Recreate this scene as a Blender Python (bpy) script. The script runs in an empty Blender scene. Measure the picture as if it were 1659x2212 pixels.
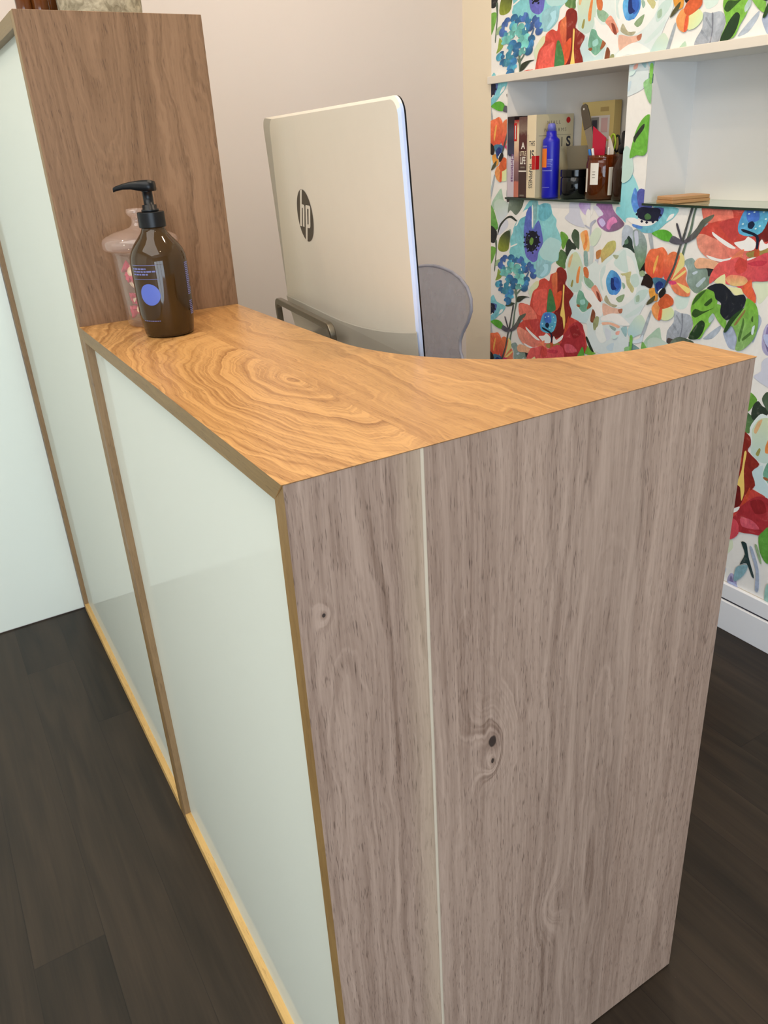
import bpy, bmesh, math, random
from mathutils import Vector, Matrix
from mathutils.geometry import tessellate_polygon
D = bpy.data
C = bpy.context.scene.collection
PI = math.pi

# ------------------------------------------------------------------ helpers
def lin(c):
    o = []
    for v in c[:3]:
        v = v / 255.0
        o.append(v / 12.92 if v <= .04045 else ((v + .055) / 1.055) ** 2.4)
    return (o[0], o[1], o[2], 1.0)

def new_mat(name):
    m = D.materials.new(name); m.use_nodes = True
    nt = m.node_tree
    for n in list(nt.nodes): nt.nodes.remove(n)
    out = nt.nodes.new('ShaderNodeOutputMaterial')
    return m, nt, out

class X:
    """small wrapper so node maths can be written as expressions"""
    nt = None
    def __init__(s, sock): s.s = sock
    def __add__(a, b): return mth('ADD', a, b)
    __radd__ = __add__
    def __sub__(a, b): return mth('SUBTRACT', a, b)
    def __rsub__(a, b): return mth('SUBTRACT', b, a)
    def __mul__(a, b): return mth('MULTIPLY', a, b)
    __rmul__ = __mul__
    def __truediv__(a, b): return mth('DIVIDE', a, b)

def plug(inp, v):
    if isinstance(v, X): X.nt.links.new(v.s, inp)
    else: inp.default_value = v

def mth(op, a, b=None, clamp=False):
    n = X.nt.nodes.new('ShaderNodeMath'); n.operation = op; n.use_clamp = clamp
    plug(n.inputs[0], a)
    if b is not None: plug(n.inputs[1], b)
    return X(n.outputs[0])

def comb(x, y, z):
    n = X.nt.nodes.new('ShaderNodeCombineXYZ')
    plug(n.inputs[0], x); plug(n.inputs[1], y); plug(n.inputs[2], z)
    return X(n.outputs[0])

def objco():
    n = X.nt.nodes.new('ShaderNodeTexCoord'); sp = X.nt.nodes.new('ShaderNodeSeparateXYZ')
    X.nt.links.new(n.outputs['Object'], sp.inputs[0])
    return X(sp.outputs[0]), X(sp.outputs[1]), X(sp.outputs[2]), X(n.outputs['Object'])

def noise(vec, scale=1.0, detail=3.0, rough=.55, dist=0.0, w=None):
    n = X.nt.nodes.new('ShaderNodeTexNoise')
    plug(n.inputs['Vector'], vec); n.inputs['Scale'].default_value = scale
    n.inputs['Detail'].default_value = detail; n.inputs['Roughness'].default_value = rough
    n.inputs['Distortion'].default_value = dist
    return X(n.outputs[0])

def sstep(e0, e1, x):
    n = X.nt.nodes.new('ShaderNodeMapRange'); n.interpolation_type = 'SMOOTHSTEP'
    plug(n.inputs[0], x); n.inputs[1].default_value = e0; n.inputs[2].default_value = e1
    return X(n.outputs[0])

def lstep(e0, e1, x, a=0.0, b=1.0):
    n = X.nt.nodes.new('ShaderNodeMapRange')
    plug(n.inputs[0], x); n.inputs[1].default_value = e0; n.inputs[2].default_value = e1
    n.inputs[3].default_value = a; n.inputs[4].default_value = b
    return X(n.outputs[0])

def mixc(f, a, b, blend='MIX'):
    n = X.nt.nodes.new('ShaderNodeMix'); n.data_type = 'RGBA'; n.blend_type = blend
    plug(n.inputs[0], f); plug(n.inputs[6], a); plug(n.inputs[7], b)
    return X(n.outputs[2])

def white(v):
    n = X.nt.nodes.new('ShaderNodeTexWhiteNoise'); n.noise_dimensions = '2D'
    plug(n.inputs['Vector'], v)
    return X(n.outputs['Value'])

def bsdf(nt, out, color, rough=.5, metal=0.0, coat=0.0, spec=.5, bump=None, bump_s=.1, bump_d=.001, rough_in=None):
    b = nt.nodes.new('ShaderNodeBsdfPrincipled')
    X.nt = nt
    plug(b.inputs['Base Color'], color)
    plug(b.inputs['Roughness'], rough if rough_in is None else rough_in)
    b.inputs['Metallic'].default_value = metal
    b.inputs['Coat Weight'].default_value = coat
    b.inputs['Coat Roughness'].default_value = .08
    b.inputs['Specular IOR Level'].default_value = spec
    if bump is not None:
        bn = nt.nodes.new('ShaderNodeBump'); bn.inputs['Strength'].default_value = bump_s
        bn.inputs['Distance'].default_value = bump_d
        plug(bn.inputs['Height'], bump); nt.links.new(bn.outputs[0], b.inputs['Normal'])
    nt.links.new(b.outputs[0], out.inputs[0])
    return b

def plain(name, c, rough=.5, metal=0.0, coat=0.0, spec=.5, var=.06, scale=20.0, bump=0.0):
    """painted / moulded surface with a little procedural unevenness"""
    m, nt, out = new_mat(name); X.nt = nt
    x, y, z, co = objco()
    n = noise(co, scale, 3.0)
    L = lin(c)
    lo = tuple(v * (1 - var) for v in L[:3]) + (1,); hi = tuple(min(1, v * (1 + var)) for v in L[:3]) + (1,)
    col = mixc(n, lo, hi)
    bsdf(nt, out, col, rough, metal, coat, spec, bump=n if bump else None, bump_s=bump)
    return m

def glassy(name, tint, rough=.02, ior=1.45, body=None, body_f=0.0):
    """thin clear glass / acrylic: tinted see-through plus a Fresnel reflection"""
    m, nt, out = new_mat(name); X.nt = nt
    tr = nt.nodes.new('ShaderNodeBsdfTransparent'); tr.inputs[0].default_value = lin(tint)
    gl = nt.nodes.new('ShaderNodeBsdfGlossy'); gl.inputs['Roughness'].default_value = rough
    gl.inputs['Color'].default_value = (1, 1, 1, 1)
    lw = nt.nodes.new('ShaderNodeLayerWeight'); lw.inputs[0].default_value = .5
    f0 = ((ior - 1) / (ior + 1)) ** 2
    fr = mth('POWER', X(lw.outputs['Facing']), 5.0) * (.92 - f0) + f0
    mx = nt.nodes.new('ShaderNodeMixShader')
    src = tr
    if body:
        df = nt.nodes.new('ShaderNodeBsdfDiffuse'); df.inputs[0].default_value = lin(body)
        m2 = nt.nodes.new('ShaderNodeMixShader')
        co = objco(); n = noise(co[3], 14.0, 2.0)
        f = lstep(.3, .7, n, body_f * .8, body_f * 1.2)
        plug(m2.inputs[0], f)
        nt.links.new(tr.outputs[0], m2.inputs[1]); nt.links.new(df.outputs[0], m2.inputs[2]); src = m2
    nt.links.new(fr.s, mx.inputs[0]); nt.links.new(src.outputs[0], mx.inputs[1]); nt.links.new(gl.outputs[0], mx.inputs[2])
    nt.links.new(mx.outputs[0], out.inputs[0])
    return m

# ---- oak: growth rings cut by the face, pores, planks, knots
def oak(name, across, along, joints, planks, light, dark, pore, rough=.42, knots=(), sap=None, coat=0.0, warp=.55, ring_k=.55, pore_k=.5, streak_k=.45, spec=.4):
    """planks: per plank (u0, v0, a, b, freq, tint, ringstrength)"""
    m, nt, out = new_mat(name); X.nt = nt
    co = objco(); u = co[across]; v = co[along]
    def per(k):
        s = planks[0][k]
        e = None
        for j, pl in zip(joints, planks[1:]):
            dlt = pl[k] - s; s = pl[k]
            if abs(dlt) < 1e-9: continue
            t = mth('GREATER_THAN', u, j) * dlt
            e = t if e is None else e + t
        return planks[0][k] if e is None else e + planks[0][k]
    u0, v0, a, b, fq, tint, rk = [per(k) for k in range(7)]
    big = noise(comb(u * 7.0, v * 4.5, 3.3), 1.0, 2.0, .5) - .5
    pid = per(5) if not isinstance(per(5), float) else 0.0
    wob = noise(comb(u * 9.0, v * 3.2, tint), 1.0, 3.0, .5) - .5
    wob2 = noise(comb(u * 60.0, v * 22.0, tint), 1.0, 2.0, .5) - .5
    du = (u - u0) / a; dv = (v - v0) / b
    R = mth('SQRT', du * du + dv * dv) + wob * warp + big * warp * 1.1 + wob2 * .12
    kl = None
    for (ku, kv, kr, kh, amp) in knots:
        e2 = ((u - ku) / kr) * ((u - ku) / kr) + ((v - kv) / kh) * ((v - kv) / kh)
        g = mth('POWER', 2.718, e2 * -1.0)
        R = R + g * amp
        kl = g if kl is None else kl + g
    if kl is not None: rk = kl * .9 + rk
    band = noise(comb(R * fq * .30, tint * 7.0, u * 3.0), 1.0, 2.5, .62)
    thin = sstep(.50, .66, noise(comb(R * fq * .55 + wob2 * 1.2, tint * 3.0, 5.0), 1.0, 1.0, .5))
    ring = lstep(.32, .68, band)
    fine = noise(comb(u * 300.0 + wob * 6.0, v * 6.0, tint), 1.0, 3.0, .65)
    fine2 = noise(comb(u * 75.0 + wob * 5.0, v * 1.6, tint), 1.0, 3.0, .6)
    por = sstep(.56, .68, noise(comb(u * 680.0 + wob * 14.0, v * 42.0, tint), 1.0, 2.0, .65))
    blotch = noise(comb(u * 5.0, v * 1.3, tint), 1.0, 2.0)
    f = (ring - .5) * rk * ring_k - thin * rk * ring_k * .45 + (fine - .5) * streak_k * 1.3 + (fine2 - .5) * streak_k * 1.5 + (blotch - .5) * .5 + .42
    f = mth('MAXIMUM', mth('MINIMUM', f, 1.0), 0.0)
    col = mixc(f, lin(light), lin(dark))
    col = mixc(por * pore_k * lstep(.25, .75, ring * .6 + fine2 * .6), col, lin(pore))
    col = mixc(1.0, col, comb(tint, tint, tint), 'MULTIPLY')
    if sap:
        su, w = sap
        e = u - su + wob * .003
        left = lstep(-.035, 0.0, e) * mth('LESS_THAN', e, .002)
        col = mixc(left * .38, col, lin((206, 184, 156)))
        d = mth('ABSOLUTE', e)
        col = mixc(sstep(w, w * .3, d) * .62, col, lin((214, 204, 184)))
        d2 = mth('ABSOLUTE', e + w * .9)
        col = mixc(lstep(0.0, .0008, d2, .30, 0.0), col, lin(dark))
    for j in joints:
        d = mth('ABSOLUTE', u - j)
        col = mixc(lstep(0.0, .0008, d, .35, 0.0), col, lin(dark))
    for (ku, kv, kr, kh, amp) in knots:
        if amp < 0: continue
        e = mth('SQRT', ((u - ku) / (kr * .2)) * ((u - ku) / (kr * .2)) + ((v - kv) / (kh * .17)) * ((v - kv) / (kh * .17))) + wob2 * 1.3
        col = mixc(sstep(2.6, .9, e) * .55, col, lin(dark))
        col = mixc(sstep(1.05, .75, e) * .9, col, lin((38, 30, 28)))
    bsdf(nt, out, col, rough, coat=coat, spec=spec, bump=por * -1.0 + ring * -.3, bump_s=.12, bump_d=.0006)
    return m

# ---- geometry
def bm_obj(name, bm, mat, parent=None, smooth=False, bevel=0.0, seg=2, angle=30, wsel=None):
    bmesh.ops.recalc_face_normals(bm, faces=bm.faces[:])
    me = D.meshes.new(name); bm.to_mesh(me); bm.free()
    return mesh_obj(name, me, mat, parent, smooth, bevel, seg, angle, wsel)

def mesh_obj(name, me, mat, parent=None, smooth=False, bevel=0.0, seg=2, angle=30, wsel=None):
    o = D.objects.new(name, me); C.objects.link(o)
    for mm in (mat if isinstance(mat, (list, tuple)) else [mat]): me.materials.append(mm)
    if smooth:
        for p in me.polygons: p.use_smooth = True
    if parent is not None: o.parent = parent
    if bevel:
        if wsel:
            at = me.attributes.new('bevel_weight_edge', 'FLOAT', 'EDGE')
            for e in me.edges:
                at.data[e.index].value = 1.0 if wsel(me.vertices[e.vertices[0]].co, me.vertices[e.vertices[1]].co) else 0.0
        b = o.modifiers.new('bevel', 'BEVEL'); b.width = bevel; b.segments = seg
        b.limit_method = 'WEIGHT' if wsel else 'ANGLE'; b.angle_limit = math.radians(angle)
        if wsel: return o
        for p in me.polygons: p.use_smooth = True
        w = o.modifiers.new('wn', 'WEIGHTED_NORMAL'); w.keep_sharp = True
    return o

def box(bm, a, b, M=None, mi=0):
    vs = [Vector((x, y, z)) for x in (a[0], b[0]) for y in (a[1], b[1]) for z in (a[2], b[2])]
    if M: vs = [M @ v for v in vs]
    v = [bm.verts.new(p) for p in vs]
    for q in ((0, 1, 3, 2), (4, 6, 7, 5), (0, 4, 5, 1), (2, 3, 7, 6), (0, 2, 6, 4), (1, 5, 7, 3)):
        f = bm.faces.new([v[i] for i in q]); f.material_index = mi
    return bm

def prism(bm, top, bot, mi=0):
    """top and bot: matching 3-D outlines"""
    A = [bm.verts.new(p) for p in top]; B = [bm.verts.new(p) for p in bot]
    n = len(A)
    bm.faces.new(A).material_index = mi; bm.faces.new(B[::-1]).material_index = mi
    for i in range(n):
        j = (i + 1) % n
        bm.faces.new((A[i], B[i], B[j], A[j])).material_index = mi
    return bm

def lathe(bm, prof, c=(0, 0, 0), seg=48, M=None, mi=0, a0=0, a1=2 * PI, sx=1, sy=1):
    full = abs(a1 - a0 - 2 * PI) < 1e-6
    rings = []
    for r, z in prof:
        if r < 1e-6:
            p = Vector((c[0], c[1], c[2] + z)); rings.append([bm.verts.new(M @ p if M else p)]); continue
        ring = []
        for i in range(seg if full else seg + 1):
            t = a0 + (a1 - a0) * i / seg
            p = Vector((c[0] + r * sx * math.cos(t), c[1] + r * sy * math.sin(t), c[2] + z))
            ring.append(bm.verts.new(M @ p if M else p))
        rings.append(ring)
    for A, B in zip(rings, rings[1:]):
        n = max(len(A), len(B))
        for i in range(n if full else n - 1):
            j = (i + 1) % n
            if len(A) == 1 and len(B) == 1: continue
            if len(A) == 1: f = bm.faces.new((A[0], B[i], B[j]))
            elif len(B) == 1: f = bm.faces.new((A[i], B[0], A[j]))
            else: f = bm.faces.new((A[i], B[i], B[j], A[j]))
            f.material_index = mi; f.smooth = True
    return bm

def tube(bm, pts, r, seg=10, flat=None, mi=0, up=Vector((0, 0, 1))):
    """sweep a round (r) or rectangular (flat=(w,h)) section along pts"""
    P = [Vector(p) for p in pts]; rings = []
    for i, p in enumerate(P):
        t = (P[min(i + 1, len(P) - 1)] - P[max(i - 1, 0)]).normalized()
        n1 = t.cross(up)
        if n1.length < 1e-4: n1 = t.cross(Vector((1, 0, 0)))
        n1.normalize(); n2 = n1.cross(t).normalized()
        ring = []
        if flat:
            w, h = flat
            for sx, sy in ((-1, -1), (1, -1), (1, 1), (-1, 1)): ring.append(bm.verts.new(p + n1 * w / 2 * sx + n2 * h / 2 * sy))
        else:
            rr = r[i] if isinstance(r, (list, tuple)) else r
            for k in range(seg):
                a = 2 * PI * k / seg; ring.append(bm.verts.new(p + n1 * rr * math.cos(a) + n2 * rr * math.sin(a)))
        rings.append(ring)
    for A, B in zip(rings, rings[1:]):
        n = len(A)
        for k in range(n):
            f = bm.faces.new((A[k], B[k], B[(k + 1) % n], A[(k + 1) % n])); f.material_index = mi
    bm.faces.new(rings[0][::-1]).material_index = mi; bm.faces.new(rings[-1]).material_index = mi
    return bm

def rrect(w, h, r, n=6, cx=0, cy=0):
    pts = []
    for sx, sy, a in ((1, 1, 0), (-1, 1, 90), (-1, -1, 180), (1, -1, 270)):
        for k in range(n + 1):
            t = math.radians(a + 90 * k / n)
            pts.append((cx + sx * (w / 2 - r) + r * math.cos(t), cy + sy * (h / 2 - r) + r * math.sin(t)))
    return pts

def thing(name, label, cat, loc=(0, 0, 0), rz=0, group=None):
    o = D.objects.new(name, None); C.objects.link(o); o.empty_display_size = .05
    o.location = loc; o.rotation_euler = (0, 0, rz)
    return tag(o, label, cat, group)

def tag(o, label, cat, group=None):
    o['label'] = label; o['category'] = cat
    if group: o['group'] = group
    return o

def struct(o):
    o['kind'] = 'structure'; return o

def text_mesh(s, size, org, right, up, align='LEFT', lift=.0004, wx=1.0, bold=0.0, f=None):
    """glyph outlines laid flat on a surface: org + right*x + up*y"""
    cu = D.curves.new('t', 'FONT'); cu.body = s; cu.size = size; cu.align_x = align; cu.offset = bold
    cu.resolution_u = 3
    ob = D.objects.new('t', cu); C.objects.link(ob)
    dg = bpy.context.evaluated_depsgraph_get(); dg.update()
    me = D.meshes.new_from_object(ob.evaluated_get(dg))
    D.objects.remove(ob); D.curves.remove(cu)
    r = Vector(right).normalized(); u = Vector(up).normalized(); n = r.cross(u)
    o = Vector(org)
    for v in me.vertices:
        x, y = v.co.x * wx, v.co.y
        v.co = f(x, y) if f else o + r * x + u * y + n * lift
    return me

def tess2(p):
    return tessellate_polygon([[Vector((x, y, 0)) for x, y in p]])

CAM_LOC = (-0.22197, -0.56295, 1.35566)
CAM_ROT = (1.150771, 0.048754, -0.551203)
CAM_F, CAM_CX, CAM_CY = 1683.539, 21.581, -46.399
P_WIN = 118.0
P_CEIL = 40.0
P_DOWN = (2.4, 3.6, 7.0, 7.5, 3.0, 1.8)
P_SIDE = 8.0
EXPO = 0.0

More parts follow.
